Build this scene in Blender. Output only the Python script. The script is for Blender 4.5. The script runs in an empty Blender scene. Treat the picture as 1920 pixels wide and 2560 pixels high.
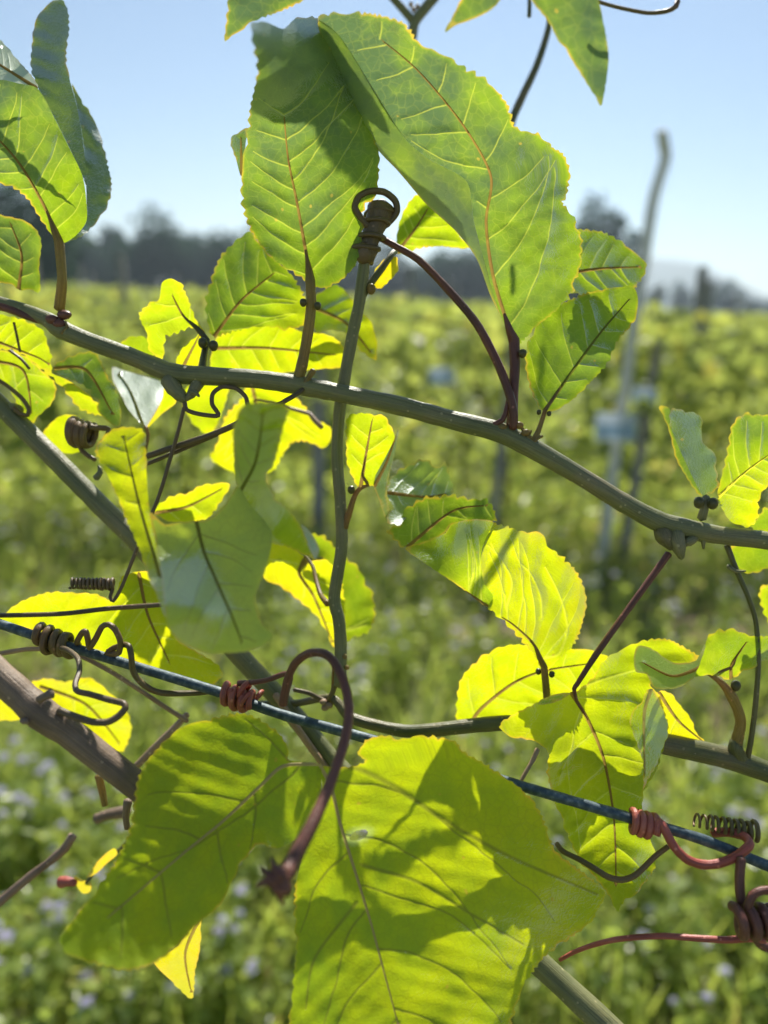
import bpy, math, random
import numpy as np
from mathutils import Vector, Matrix, noise
from mathutils.geometry import delaunay_2d_cdt

random.seed(7)
RNG = np.random.default_rng(11)
SC = bpy.context.scene
COL = SC.collection

# ------------------------------------------------------------------ camera, sky, sun, exposure
FPX = 1898.0                     # focal length in photograph pixels (1920 x 2560)
PITCH, ROLL = 15.7, 2.5
EYE = Vector((0.0, 0.0, 1.45))
CAM_M = (Matrix.Translation(EYE) @ Matrix.Rotation(math.radians(90 - PITCH), 4, 'X')
         @ Matrix.Rotation(math.radians(ROLL), 4, 'Z'))
cam_data = bpy.data.cameras.new('camera')
cam = bpy.data.objects.new('camera', cam_data)
COL.objects.link(cam)
cam.matrix_world = CAM_M
cam_data.sensor_fit = 'VERTICAL'
cam_data.sensor_height = 36.0
cam_data.lens = 36.0 * FPX / 2560.0
cam_data.clip_start = 0.01
cam_data.clip_end = 6000.0
cam_data.dof.use_dof = True
cam_data.dof.focus_distance = 0.275
cam_data.dof.aperture_fstop = cam_data.lens / 5.2      # a 5.2 mm wide pupil
SC.camera = cam

SUN_EL, SUN_AZ = math.radians(47.0), math.radians(7.0)
SUN_DIR = Vector((math.sin(SUN_AZ) * math.cos(SUN_EL), math.cos(SUN_AZ) * math.cos(SUN_EL), math.sin(SUN_EL)))
world = bpy.data.worlds.new('World')
SC.world = world
world.use_nodes = True
wn = world.node_tree.nodes
wl = world.node_tree.links
bg = wn['Background']
sky = wn.new('ShaderNodeTexSky')
sky.sky_type = 'NISHITA'
sky.sun_disc = False
sky.sun_elevation = SUN_EL
sky.sun_rotation = SUN_AZ
sky.altitude = 20
sky.air_density = 1.0
sky.dust_density = 0.0
sky.ozone_density = 1.6
wl.new(sky.outputs[0], bg.inputs[0])
bg.inputs[1].default_value = 0.06
sun_data = bpy.data.lights.new('sun', 'SUN')
sun = bpy.data.objects.new('sun', sun_data)
COL.objects.link(sun)
sun_data.energy = 5.0
sun_data.angle = math.radians(0.53)
sun_data.color = (1.0, 0.95, 0.86)
sun.rotation_euler = SUN_DIR.to_track_quat('Z', 'Y').to_euler()
sun.location = (0, 5, 8)
vs = SC.view_settings
vs.view_transform = 'Standard'
vs.look = 'None'
vs.exposure = 0.75
vs.gamma = 1.0
vs.use_curve_mapping = False
SC.render.engine = 'CYCLES'
cy = SC.cycles
cy.use_denoising = True
cy.use_adaptive_sampling = True
cy.adaptive_threshold = 0.02
cy.max_bounces = 5
cy.diffuse_bounces = 2
cy.transmission_bounces = 4
cy.transparent_max_bounces = 8
cy.volume_bounces = 0
cy.caustics_reflective = False
cy.caustics_refractive = False
cy.sample_clamp_indirect = 6.0


# ------------------------------------------------------------------ helpers
def at(x, y, d):
    """photograph pixel + distance along the view axis (m) -> world point (layout helper)"""
    return CAM_M @ Vector(((x - 960.0) / FPX * d, -(y - 1280.0) / FPX * d, -d))


def at_np(x, y, d):
    p = np.stack([(x - 960.0) / FPX * d, -(y - 1280.0) / FPX * d, -d], axis=1)
    m = np.array(CAM_M)
    return p @ m[:3, :3].T + m[:3, 3]


def F(*pts):                      # points read off the full view (scale 0.864)
    return [(p[0] / 0.864,) + (p[1] / 0.864,) + tuple(p[2:]) for p in pts]


def Z(ox, oy, *pts, s=2.592):     # points read off an enlarged region
    return [(ox + p[0] / s, oy + p[1] / s) + tuple(p[2:]) for p in pts]


WORLD = {}                        # world origin of each object


def tag(o, label=None, cat=None, group=None, kind=None):
    if label: o['label'] = label
    if cat: o['category'] = cat
    if group: o['group'] = group
    if kind: o['kind'] = kind
    return o


def empty(name, loc):
    o = bpy.data.objects.new(name, None)
    COL.objects.link(o)
    o.location = loc
    o.empty_display_size = 0.02
    WORLD[o.name] = Vector(loc)
    return o


def mesh_obj(name, verts, faces, mat, parent=None, origin=None, smooth=True, attrs=None):
    """verts in world space; origin = world origin of the object"""
    V = np.asarray(verts, dtype=np.float64).reshape(-1, 3)
    org = np.array(origin if origin is not None else (0, 0, 0), dtype=np.float64)
    me = bpy.data.meshes.new(name)
    me.from_pydata((V - org).tolist(), [], faces)
    if smooth:
        me.polygons.foreach_set('use_smooth', [True] * len(me.polygons))
    for k, a in (attrs or {}).items():
        a = np.asarray(a, dtype=np.float32)
        if a.ndim == 1:
            at_ = me.attributes.new(k, 'FLOAT', 'POINT')
            at_.data.foreach_set('value', a)
        else:
            at_ = me.attributes.new(k, 'FLOAT_VECTOR', 'POINT')
            at_.data.foreach_set('vector', a.ravel())
    me.update()
    if mat: me.materials.append(mat)
    o = bpy.data.objects.new(name, me)
    COL.objects.link(o)
    o.location = org
    WORLD[o.name] = Vector(org)
    if parent is not None:
        o.parent = parent
        o.location = Vector(org) - WORLD[parent.name]
    return o


def catmull(P, step, closed=False):
    """P (n,k) -> dense points about `step` apart in the first two/three coordinates"""
    P = np.asarray(P, dtype=np.float64)
    n = len(P)
    out = []
    segs = n if closed else n - 1
    for i in range(segs):
        if closed:
            p0, p1, p2, p3 = P[(i - 1) % n], P[i], P[(i + 1) % n], P[(i + 2) % n]
        else:
            p1, p2 = P[i], P[i + 1]
            p0 = P[i - 1] if i > 0 else 2 * p1 - p2
            p3 = P[i + 2] if i + 2 < n else 2 * p2 - p1
        L = np.linalg.norm((p2 - p1)[:3])
        m = max(1, int(math.ceil(L / step)))
        t = (np.arange(m) / m)[:, None]
        # tension 0.42 keeps corners fairly crisp
        k = 0.42
        m1, m2 = (p2 - p0) * k, (p3 - p1) * k
        lim = L * 1.1
        for mm in (m1, m2):
            ln = np.linalg.norm(mm[:3])
            if ln > lim: mm *= lim / ln
        h = ((2 * t**3 - 3 * t**2 + 1) * p1 + (t**3 - 2 * t**2 + t) * m1
             + (-2 * t**3 + 3 * t**2) * p2 + (t**3 - t**2) * m2)
        out.append(h)
    if not closed: out.append(P[-1:])
    return np.concatenate(out)


TUBE_ATTR = []


def tube_geo(path, rad, sides=10, bump=0.0, seed=0, cap=True):
    """path (n,3), rad (n,) in metres -> verts, faces"""
    path = np.asarray(path)
    n = len(path)
    rad = np.broadcast_to(np.asarray(rad, dtype=np.float64), (n,))
    T = np.gradient(path, axis=0)
    T /= np.linalg.norm(T, axis=1)[:, None] + 1e-12
    up = np.array((0.0, 0.0, 1.0)) if abs(T[0][2]) < 0.9 else np.array((1.0, 0, 0))
    N = np.cross(T[0], up); N /= np.linalg.norm(N)
    V = np.zeros((n, sides, 3))
    a = np.arange(sides) / sides * 2 * math.pi
    for i in range(n):
        N = N - T[i] * np.dot(N, T[i]); N /= np.linalg.norm(N) + 1e-12
        B = np.cross(T[i], N)
        r = rad[i]
        if bump:
            r = r * (1 + bump * noise.noise(Vector(path[i] * (0.35 / max(rad[i], 1e-5))) + Vector((seed, 0, 0))))
        V[i] = path[i] + r * (np.cos(a)[:, None] * N + np.sin(a)[:, None] * B)
    faces = []
    for i in range(n - 1):
        for j in range(sides):
            k = (j + 1) % sides
            faces.append((i * sides + j, i * sides + k, (i + 1) * sides + k, (i + 1) * sides + j))
    s_ = np.concatenate([[0], np.cumsum(np.linalg.norm(np.diff(path, axis=0), axis=1))])
    TUBE_ATTR.clear()
    ta = np.stack([np.repeat(s_, sides), (rad[:, None] * np.cos(a)[None]).ravel(), (rad[:, None] * np.sin(a)[None]).ravel()], 1)
    TUBE_ATTR.append(np.vstack([ta, ta[:1], ta[-1:]]) if cap else ta)
    V = V.reshape(-1, 3)
    if cap:
        c0 = path[0] - T[0] * rad[0] * 0.6
        c1 = path[-1] + T[-1] * rad[-1] * 0.6
        V = np.vstack([V, c0, c1])
        b = n * sides
        for j in range(sides):
            k = (j + 1) % sides
            faces.append((b, k, j))
            faces.append((b + 1, (n - 1) * sides + j, (n - 1) * sides + k))
    return V, faces


def join_geo(parts):
    V, Fc, o = [], [], 0
    for v, f in parts:
        V.append(np.asarray(v)); Fc += [tuple(i + o for i in q) for q in f]; o += len(v)
    return np.vstack(V), Fc


def pxpath(pts, d=None, step=0.0025):
    """[(x, y, depth, radius_mm)] or [(x, y)] with d -> dense world path + radii"""
    P = []
    for p in pts:
        dd = p[2] if len(p) > 2 else d
        r = p[3] if len(p) > 3 else np.nan
        w = at(p[0], p[1], dd)
        P.append((w.x, w.y, w.z, r))
    Q = catmull(np.array(P), step)
    return Q[:, :3], Q[:, 3] * 0.001


def tube(name, pts, mat, parent, r=None, d=None, sides=10, bump=0.06, step=0.0025, seed=0):
    path, rad = pxpath(pts, d, step)
    if r is not None:
        if isinstance(r, (tuple, list)):
            rad = np.interp(np.linspace(0, 1, len(path)), np.linspace(0, 1, len(r)), r) * 0.001
        else:
            rad = np.full(len(path), r * 0.001)
    v, f = tube_geo(path, rad, sides, bump, seed)
    return mesh_obj(name, v, f, mat, parent, path[0], attrs={'tu': TUBE_ATTR[0]})


def ball_geo(c, r, sq=(1, 1, 1), seg=10, rings=7):
    V, Fc = [], []
    for i in range(rings + 1):
        th = math.pi * i / rings
        for j in range(seg):
            ph = 2 * math.pi * j / seg
            V.append((c[0] + r * sq[0] * math.sin(th) * math.cos(ph), c[1] + r * sq[1] * math.sin(th) * math.sin(ph),
                      c[2] + r * sq[2] * math.cos(th)))
    for i in range(rings):
        for j in range(seg):
            k = (j + 1) % seg
            Fc.append((i * seg + j, (i + 1) * seg + j, (i + 1) * seg + k, i * seg + k))
    return np.array(V), Fc


def helix_path(A, B, turns, R, per=14, phase=0.0, jitter=0.0, seed=0, grow=0.0):
    A, B = Vector(A), Vector(B)
    ax = (B - A); L = ax.length; ax.normalize()
    n1 = ax.orthogonal().normalized(); n2 = ax.cross(n1)
    n = int(turns * per) + 1
    P = []
    for i in range(n):
        t = i / (n - 1)
        a = phase + t * turns * 2 * math.pi
        rr = R * (1 + grow * t) * (1 + jitter * noise.noise(Vector((t * 9, seed, 0))))
        P.append(A + ax * (t * L + jitter * 0.4 * R * noise.noise(Vector((t * 7, 5, seed)))) + (n1 * math.cos(a) + n2 * math.sin(a)) * rr)
    return np.array([tuple(p) for p in P])


# ------------------------------------------------------------------ materials
def new_mat(name):
    m = bpy.data.materials.new(name)
    m.use_nodes = True
    nt = m.node_tree
    nt.nodes.clear()
    out = nt.nodes.new('ShaderNodeOutputMaterial')
    return m, nt, out


def N(nt, kind, **kw):
    n = nt.nodes.new('ShaderNode' + kind)
    for k, v in kw.items(): setattr(n, k, v)
    return n


def math_n(nt, op, a, b=None, clamp=False):
    n = N(nt, 'Math', operation=op)
    n.use_clamp = clamp
    for i, q in enumerate((a, b)):
        if q is None: continue
        if isinstance(q, (int, float)): n.inputs[i].default_value = q
        else: nt.links.new(q, n.inputs[i])
    return n.outputs[0]


def mix_c(nt, fac, a, b, mode='MIX'):
    n = N(nt, 'MixRGB', blend_type=mode)
    for i, q in enumerate((fac, a, b)):
        if isinstance(q, (int, float)): n.inputs[i].default_value = q
        elif isinstance(q, tuple): n.inputs[i].default_value = (*q, 1) if len(q) == 3 else q
        else: nt.links.new(q, n.inputs[i])
    return n.outputs[0]


def ramp(nt, fac, stops):
    n = N(nt, 'ValToRGB')
    e = n.color_ramp.elements
    while len(e) < len(stops): e.new(0.5)
    for i, (p, c) in enumerate(stops):
        e[i].position = p
        e[i].color = (*c, 1) if len(c) == 3 else c
    nt.links.new(fac, n.inputs[0])
    return n.outputs[0]


def leaf_material():
    """blade: reads the attributes lf = (along, across, margin distance) in metres and tone 0..1"""
    m, nt, out = new_mat('leaf_blade')
    L = nt.links.new
    lf = N(nt, 'Attribute', attribute_name='lf')
    tone = N(nt, 'Attribute', attribute_name='tone').outputs['Fac']
    sep = N(nt, 'SeparateXYZ'); L(lf.outputs['Vector'], sep.inputs[0])
    s, t, e = sep.outputs
    flat = N(nt, 'CombineXYZ'); L(s, flat.inputs[0]); L(t, flat.inputs[1])
    # large soft blotches
    n1 = N(nt, 'TexNoise'); n1.inputs['Scale'].default_value = 60; n1.inputs['Detail'].default_value = 4
    L(lf.outputs['Vector'], n1.inputs['Vector'])
    n2 = N(nt, 'TexNoise'); n2.inputs['Scale'].default_value = 700; n2.inputs['Detail'].default_value = 3
    L(lf.outputs['Vector'], n2.inputs['Vector'])
    # net of fine veins
    wob = N(nt, 'TexNoise'); wob.inputs['Scale'].default_value = 160
    L(flat.outputs[0], wob.inputs['Vector'])
    wv = N(nt, 'VectorMath', operation='SCALE'); L(wob.outputs['Color'], wv.inputs[0]); wv.inputs['Scale'].default_value = 0.0022
    wadd = N(nt, 'VectorMath', operation='ADD'); L(flat.outputs[0], wadd.inputs[0]); L(wv.outputs[0], wadd.inputs[1])
    vor = N(nt, 'TexVoronoi', feature='DISTANCE_TO_EDGE'); vor.inputs['Scale'].default_value = 270
    L(wadd.outputs[0], vor.inputs['Vector'])
    net = math_n(nt, 'SUBTRACT', 1.0, math_n(nt, 'MULTIPLY', vor.outputs['Distance'], 13.0), clamp=True)
    vor2 = N(nt, 'TexVoronoi', feature='DISTANCE_TO_EDGE'); vor2.inputs['Scale'].default_value = 900
    L(wadd.outputs[0], vor2.inputs['Vector'])
    net2 = math_n(nt, 'SUBTRACT', 1.0, math_n(nt, 'MULTIPLY', vor2.outputs['Distance'], 7.0), clamp=True)
    # traced veins: vd = distance to the nearest vein in vein half-widths, vk = 1 paints veins darker than the blade, as they look in shade
    vd = N(nt, 'Attribute', attribute_name='vd').outputs['Fac']
    vk = N(nt, 'Attribute', attribute_name='vk').outputs['Fac']
    main = math_n(nt, 'SUBTRACT', 1.25, math_n(nt, 'MULTIPLY', vd, 0.8), clamp=True)
    vein = math_n(nt, 'MAXIMUM', math_n(nt, 'MULTIPLY', net, math_n(nt, 'MULTIPLY', n1.outputs['Fac'], 0.42)), main)
    # tone; the low end is greyed to imitate glare over the upper leaves
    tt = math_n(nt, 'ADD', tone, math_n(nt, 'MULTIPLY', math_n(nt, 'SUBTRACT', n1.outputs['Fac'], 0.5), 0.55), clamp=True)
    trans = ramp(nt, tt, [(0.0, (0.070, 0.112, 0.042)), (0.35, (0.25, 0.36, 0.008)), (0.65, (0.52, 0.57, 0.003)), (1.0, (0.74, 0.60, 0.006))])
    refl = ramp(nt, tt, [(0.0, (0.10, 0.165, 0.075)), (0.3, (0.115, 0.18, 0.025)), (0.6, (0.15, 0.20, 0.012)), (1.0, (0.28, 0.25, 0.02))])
    vcol = mix_c(nt, vk, (0.80, 0.78, 0.08), (0.17, 0.17, 0.02))
    trans = mix_c(nt, math_n(nt, 'MULTIPLY', vein, math_n(nt, 'ADD', 0.34, math_n(nt, 'MULTIPLY', vk, 0.34))), trans, vcol)
    trans = mix_c(nt, math_n(nt, 'MULTIPLY', net2, 0.16), trans, (0.5, 0.6, 0.03), 'MULTIPLY')
    trans = mix_c(nt, math_n(nt, 'MULTIPLY', n2.outputs['Fac'], 0.25), trans, (0.45, 0.5, 0.3), 'MULTIPLY')
    pal = N(nt, 'Attribute', attribute_name='pal').outputs['Fac']
    refl = mix_c(nt, pal, refl, (0.42, 0.46, 0.24))
    trans = mix_c(nt, math_n(nt, 'MULTIPLY', pal, 0.4), trans, (0.45, 0.52, 0.14))
    refl = mix_c(nt, math_n(nt, 'MULTIPLY', vein, 0.5), refl, mix_c(nt, vk, (0.26, 0.30, 0.12), (0.10, 0.10, 0.03)))
    # thin yellow-to-rust margin, a true colour of the leaf
    marg = math_n(nt, 'SUBTRACT', 1.0, math_n(nt, 'DIVIDE', e, 0.0009), clamp=True)
    marg2 = math_n(nt, 'MULTIPLY', marg, math_n(nt, 'MULTIPLY', math_n(nt, 'SUBTRACT', n1.outputs['Fac'], 0.38), 2.6), clamp=True)
    trans = mix_c(nt, marg2, trans, (0.80, 0.42, 0.05))
    refl = mix_c(nt, math_n(nt, 'MULTIPLY', marg2, 0.7), refl, (0.36, 0.22, 0.07))
    # small blemishes
    vs_ = N(nt, 'TexVoronoi'); vs_.inputs['Scale'].default_value = 75
    L(lf.outputs['Vector'], vs_.inputs['Vector'])
    spot = math_n(nt, 'MULTIPLY', math_n(nt, 'LESS_THAN', vs_.outputs['Distance'], 0.055), 0.5)
    trans = mix_c(nt, spot, trans, (0.55, 0.35, 0.05))
    # surface relief
    bump = N(nt, 'Bump'); bump.inputs['Strength'].default_value = 0.22; bump.inputs['Distance'].default_value = 0.0006
    hgt = math_n(nt, 'ADD', math_n(nt, 'MULTIPLY', vein, -1.0), math_n(nt, 'ADD', math_n(nt, 'MULTIPLY', net2, -0.25), math_n(nt, 'MULTIPLY', n2.outputs['Fac'], 0.6)))
    L(hgt, bump.inputs['Height'])
    di = N(nt, 'BsdfDiffuse'); L(refl, di.inputs['Color']); L(bump.outputs[0], di.inputs['Normal'])
    tr = N(nt, 'BsdfTranslucent'); L(trans, tr.inputs['Color']); L(bump.outputs[0], tr.inputs['Normal'])
    mx = N(nt, 'AddShader')
    half_t = mix_c(nt, 1.0, trans, (0.94, 0.94, 0.94), 'MULTIPLY'); L(half_t, tr.inputs['Color'])
    L(di.outputs[0], mx.inputs[0]); L(tr.outputs[0], mx.inputs[1])
    gl = N(nt, 'BsdfGlossy'); gl.inputs['Roughness'].default_value = 0.46; L(bump.outputs[0], gl.inputs['Normal'])
    gl.inputs['Color'].default_value = (0.9, 0.95, 1.0, 1)
    fre = N(nt, 'Fresnel'); fre.inputs['IOR'].default_value = 1.42; L(bump.outputs[0], fre.inputs['Normal'])
    ms = N(nt, 'MixShader'); L(math_n(nt, 'MULTIPLY', fre.outputs[0], 0.30, clamp=True), ms.inputs[0])
    L(mx.outputs[0], ms.inputs[1]); L(gl.outputs[0], ms.inputs[2])
    L(ms.outputs[0], out.inputs[0])
    return m


def stalk_material(name, c1, c2, c3, rough=0.38, trans=0.0, scale=220.0, spec=0.5, stretch=1.0):
    m, nt, out = new_mat(name)
    L = nt.links.new
    tc = N(nt, 'TexCoord')
    n1 = N(nt, 'TexNoise'); n1.inputs['Scale'].default_value = scale * 0.25; n1.inputs['Detail'].default_value = 5
    n2 = N(nt, 'TexNoise'); n2.inputs['Scale'].default_value = scale * 4; n2.inputs['Detail'].default_value = 4
    L(tc.outputs['Object'], n1.inputs['Vector']); L(tc.outputs['Object'], n2.inputs['Vector'])
    col = ramp(nt, n1.outputs['Fac'], [(0.32, c1), (0.5, c2), (0.68, c3)])
    tu = N(nt, 'Attribute', attribute_name='tu')
    mp = N(nt, 'VectorMath', operation='MULTIPLY'); L(tu.outputs['Vector'], mp.inputs[0]); mp.inputs[1].default_value = (55.0, 2100.0, 2100.0)
    n3 = N(nt, 'TexNoise'); n3.inputs['Scale'].default_value = 1.0; n3.inputs['Detail'].default_value = 5
    L(mp.outputs[0], n3.inputs['Vector'])
    streak = ramp(nt, n3.outputs['Fac'], [(0.36, (0.55, 0.55, 0.55)), (0.5, (1.0, 1.0, 1.0)), (0.68, (1.45, 1.38, 1.2))])
    col = mix_c(nt, 0.55, col, streak, 'MULTIPLY')
    mp2 = N(nt, 'VectorMath', operation='MULTIPLY'); L(tu.outputs['Vector'], mp2.inputs[0]); mp2.inputs[1].default_value = (260.0, 260.0, 260.0)
    n4 = N(nt, 'TexVoronoi'); n4.inputs['Scale'].default_value = 1.0; L(mp2.outputs[0], n4.inputs['Vector'])
    wart = math_n(nt, 'LESS_THAN', n4.outputs['Distance'], 0.13)
    col = mix_c(nt, math_n(nt, 'MULTIPLY', wart, 0.55), col, tuple(min(1, x * 2.2 + .03) for x in c3))
    col = mix_c(nt, math_n(nt, 'MULTIPLY', n2.outputs['Fac'], 0.5), col, tuple(x * 0.45 for x in c2), 'MIX')
    b = N(nt, 'Bump'); b.inputs['Strength'].default_value = 0.5; b.inputs['Distance'].default_value = 0.0004
    L(math_n(nt, 'ADD', n2.outputs['Fac'], math_n(nt, 'MULTIPLY', n3.outputs['Fac'], 1.6)), b.inputs['Height'])
    p = N(nt, 'BsdfPrincipled')
    L(col, p.inputs['Base Color']); L(b.outputs[0], p.inputs['Normal'])
    p.inputs['Roughness'].default_value = rough
    p.inputs['Specular IOR Level'].default_value = spec
    sh = p.outputs[0]
    if trans:
        tr = N(nt, 'BsdfTranslucent'); L(col, tr.inputs['Color'])
        mx = N(nt, 'MixShader'); mx.inputs[0].default_value = trans
        L(p.outputs[0], mx.inputs[1]); L(tr.outputs[0], mx.inputs[2]); sh = mx.outputs[0]
    L(sh, out.inputs[0])
    return m


M = {}
M['leaf'] = leaf_material()
M['stem_green'] = stalk_material('stem_green', (0.16, 0.175, 0.070), (0.22, 0.225, 0.095), (0.27, 0.235, 0.12), 0.44)
M['stem_olive'] = stalk_material('stem_olive', (0.10, 0.12, 0.03), (0.17, 0.17, 0.06), (0.22, 0.18, 0.09), 0.38, 0.1)
M['stem_wood'] = stalk_material('stem_wood', (0.16, 0.11, 0.07), (0.25, 0.175, 0.115), (0.31, 0.225, 0.15), 0.55)
M['petiole'] = stalk_material('petiole', (0.38, 0.34, 0.11), (0.44, 0.34, 0.12), (0.44, 0.26, 0.12), 0.36, 0.5)
M['petiole_red'] = stalk_material('petiole_red', (0.13, 0.060, 0.045), (0.20, 0.080, 0.058), (0.27, 0.11, 0.075), 0.40, 0.15)
M['tendril_dark'] = stalk_material('tendril_dark', (0.10, 0.078, 0.036), (0.15, 0.11, 0.055), (0.20, 0.13, 0.07), 0.45)
M['tendril_olive'] = stalk_material('tendril_olive', (0.12, 0.10, 0.03), (0.19, 0.14, 0.045), (0.22, 0.12, 0.06), 0.45)
M['tendril_red'] = stalk_material('tendril_red', (0.30, 0.060, 0.042), (0.44, 0.105, 0.075), (0.52, 0.17, 0.12), 0.42)
M['tendril_tan'] = stalk_material('tendril_tan', (0.30, 0.19, 0.11), (0.42, 0.28, 0.17), (0.48, 0.33, 0.22), 0.5)


def rib_material(name, t1, t2, r1):
    m, nt, out = new_mat(name)
    L = nt.links.new
    tc = N(nt, 'TexCoord')
    n1 = N(nt, 'TexNoise'); n1.inputs['Scale'].default_value = 90; n1.inputs['Detail'].default_value = 4
    L(tc.outputs['Object'], n1.inputs['Vector'])
    tcol = ramp(nt, n1.outputs['Fac'], [(0.35, t1), (0.65, t2)])
    tr = N(nt, 'BsdfTranslucent'); L(tcol, tr.inputs['Color'])
    di = N(nt, 'BsdfDiffuse'); di.inputs['Color'].default_value = (*r1, 1)
    ad = N(nt, 'AddShader'); L(tr.outputs[0], ad.inputs[0]); L(di.outputs[0], ad.inputs[1])
    L(ad.outputs[0], out.inputs[0])
    return m


M['midrib'] = rib_material('midrib', (0.19, 0.11, 0.03), (0.23, 0.165, 0.03), (0.12, 0.085, 0.03))
M['midrib_pale'] = rib_material('midrib_pale', (0.16, 0.13, 0.03), (0.22, 0.18, 0.04), (0.34, 0.28, 0.13))
M['vein'] = rib_material('vein', (0.66, 0.58, 0.03), (0.70, 0.62, 0.05), (0.16, 0.17, 0.05))
M['vein_dark'] = rib_material('vein_dark', (0.10, 0.12, 0.012), (0.13, 0.12, 0.015), (0.08, 0.085, 0.03))
M['gland'] = stalk_material('gland', (0.05, 0.06, 0.02), (0.08, 0.08, 0.025), (0.12, 0.10, 0.03), 0.35)


def wire_material():
    m, nt, out = new_mat('wire_patina')
    L = nt.links.new
    tc = N(nt, 'TexCoord')
    n1 = N(nt, 'TexNoise'); n1.inputs['Scale'].default_value = 420; n1.inputs['Detail'].default_value = 6
    n2 = N(nt, 'TexNoise'); n2.inputs['Scale'].default_value = 1500; n2.inputs['Detail'].default_value = 4
    L(tc.outputs['Object'], n1.inputs['Vector']); L(tc.outputs['Object'], n2.inputs['Vector'])
    col = ramp(nt, n1.outputs['Fac'], [(0.34, (0.035, 0.060, 0.075)), (0.52, (0.065, 0.105, 0.12)), (0.64, (0.13, 0.175, 0.185)), (0.76, (0.32, 0.36, 0.36))])
    p = N(nt, 'BsdfPrincipled'); L(col, p.inputs['Base Color'])
    p.inputs['Roughness'].default_value = 0.55
    p.inputs['Metallic'].default_value = 0.15
    b = N(nt, 'Bump'); b.inputs['Strength'].default_value = 0.6; b.inputs['Distance'].default_value = 0.0002
    L(n2.outputs['Fac'], b.inputs['Height']); L(b.outputs[0], p.inputs['Normal'])
    L(p.outputs[0], out.inputs[0])
    return m


M['wire'] = wire_material()
M['twig'] = stalk_material('twig', (0.22, 0.14, 0.10), (0.32, 0.21, 0.15), (0.40, 0.28, 0.21), 0.6)


def foliage_material(name, ramp_stops, trans=0.5, gloss=0.06, attr='hue', rough=0.35):
    """far leaves: colour from a per-leaf attribute"""
    m, nt, out = new_mat(name)
    L = nt.links.new
    hue = N(nt, 'Attribute', attribute_name=attr).outputs['Fac']
    col = ramp(nt, hue, ramp_stops)
    di = N(nt, 'BsdfDiffuse'); L(col, di.inputs['Color'])
    tr = N(nt, 'BsdfTranslucent')
    warm = mix_c(nt, 1.0, col, (1.7, 1.62, 0.95), 'MULTIPLY'); L(warm, tr.inputs['Color'])
    mx = N(nt, 'MixShader'); mx.inputs[0].default_value = trans
    L(di.outputs[0], mx.inputs[1]); L(tr.outputs[0], mx.inputs[2])
    gl = N(nt, 'BsdfGlossy'); gl.inputs['Roughness'].default_value = rough
    ms = N(nt, 'MixShader'); ms.inputs[0].default_value = gloss
    L(mx.outputs[0], ms.inputs[1]); L(gl.outputs[0], ms.inputs[2])
    L(ms.outputs[0], out.inputs[0])
    return m


def plain_material(name, c1, c2, scale, rough=0.8, bump=0.3, bd=0.01):
    m, nt, out = new_mat(name)
    L = nt.links.new
    tc = N(nt, 'TexCoord')
    n1 = N(nt, 'TexNoise'); n1.inputs['Scale'].default_value = scale; n1.inputs['Detail'].default_value = 7
    L(tc.outputs['Object'], n1.inputs['Vector'])
    col = ramp(nt, n1.outputs['Fac'], [(0.35, c1), (0.65, c2)])
    p = N(nt, 'BsdfPrincipled'); L(col, p.inputs['Base Color']); p.inputs['Roughness'].default_value = rough
    b = N(nt, 'Bump'); b.inputs['Strength'].default_value = bump; b.inputs['Distance'].default_value = bd
    L(n1.outputs['Fac'], b.inputs['Height']); L(b.outputs[0], p.inputs['Normal'])
    L(p.outputs[0], out.inputs[0])
    return m


# ------------------------------------------------------------------ ground, hill
def ground_material():
    m, nt, out = new_mat('field_ground')
    L = nt.links.new
    tc = N(nt, 'TexCoord')
    n1 = N(nt, 'TexNoise'); n1.inputs['Scale'].default_value = 0.9; n1.inputs['Detail'].default_value = 8
    n2 = N(nt, 'TexNoise'); n2.inputs['Scale'].default_value = 14; n2.inputs['Detail'].default_value = 8
    L(tc.outputs['Object'], n1.inputs['Vector']); L(tc.outputs['Object'], n2.inputs['Vector'])
    a = ramp(nt, n2.outputs['Fac'], [(0.3, (0.075, 0.095, 0.03)), (0.55, (0.13, 0.155, 0.05)), (0.75, (0.20, 0.18, 0.09))])
    b = ramp(nt, n2.outputs['Fac'], [(0.3, (0.10, 0.075, 0.045)), (0.7, (0.24, 0.18, 0.12))])
    f = ramp(nt, n1.outputs['Fac'], [(0.5, (0, 0, 0)), (0.62, (1, 1, 1))])
    col = mix_c(nt, f, a, b)
    p = N(nt, 'BsdfPrincipled'); L(col, p.inputs['Base Color']); p.inputs['Roughness'].default_value = 0.95
    bp = N(nt, 'Bump'); bp.inputs['Distance'].default_value = 0.03; L(n2.outputs['Fac'], bp.inputs['Height']); L(bp.outputs[0], p.inputs['Normal'])
    L(p.outputs[0], out.inputs[0])
    return m


M['ground'] = ground_material()
M['soil'] = plain_material('dry_soil', (0.17, 0.115, 0.075), (0.33, 0.24, 0.17), 9.0, 0.95, 0.5, 0.02)
xs = np.concatenate([np.linspace(-900, -12, 14), np.linspace(-10, 10, 41), np.linspace(12, 900, 14)])
ys = np.concatenate([np.linspace(-60, -4, 6), np.linspace(-3, 14, 52), np.linspace(16, 1250, 30)])
gv = []
for y in ys:
    for x in xs:
        near = max(0.0, 1 - max(abs(x), abs(y - 5)) / 11.0)
        gv.append((x, y, 0.05 * near * noise.noise(Vector((x * 0.9, y * 0.9, 3)))))
nx = len(xs)
gf = [(j * nx + i, j * nx + i + 1, (j + 1) * nx + i + 1, (j + 1) * nx + i) for j in range(len(ys) - 1) for i in range(nx - 1)]
tag(mesh_obj('ground', gv, gf, M['ground']), 'weedy field soil stretching away under the trellised vines', kind='structure')

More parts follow.
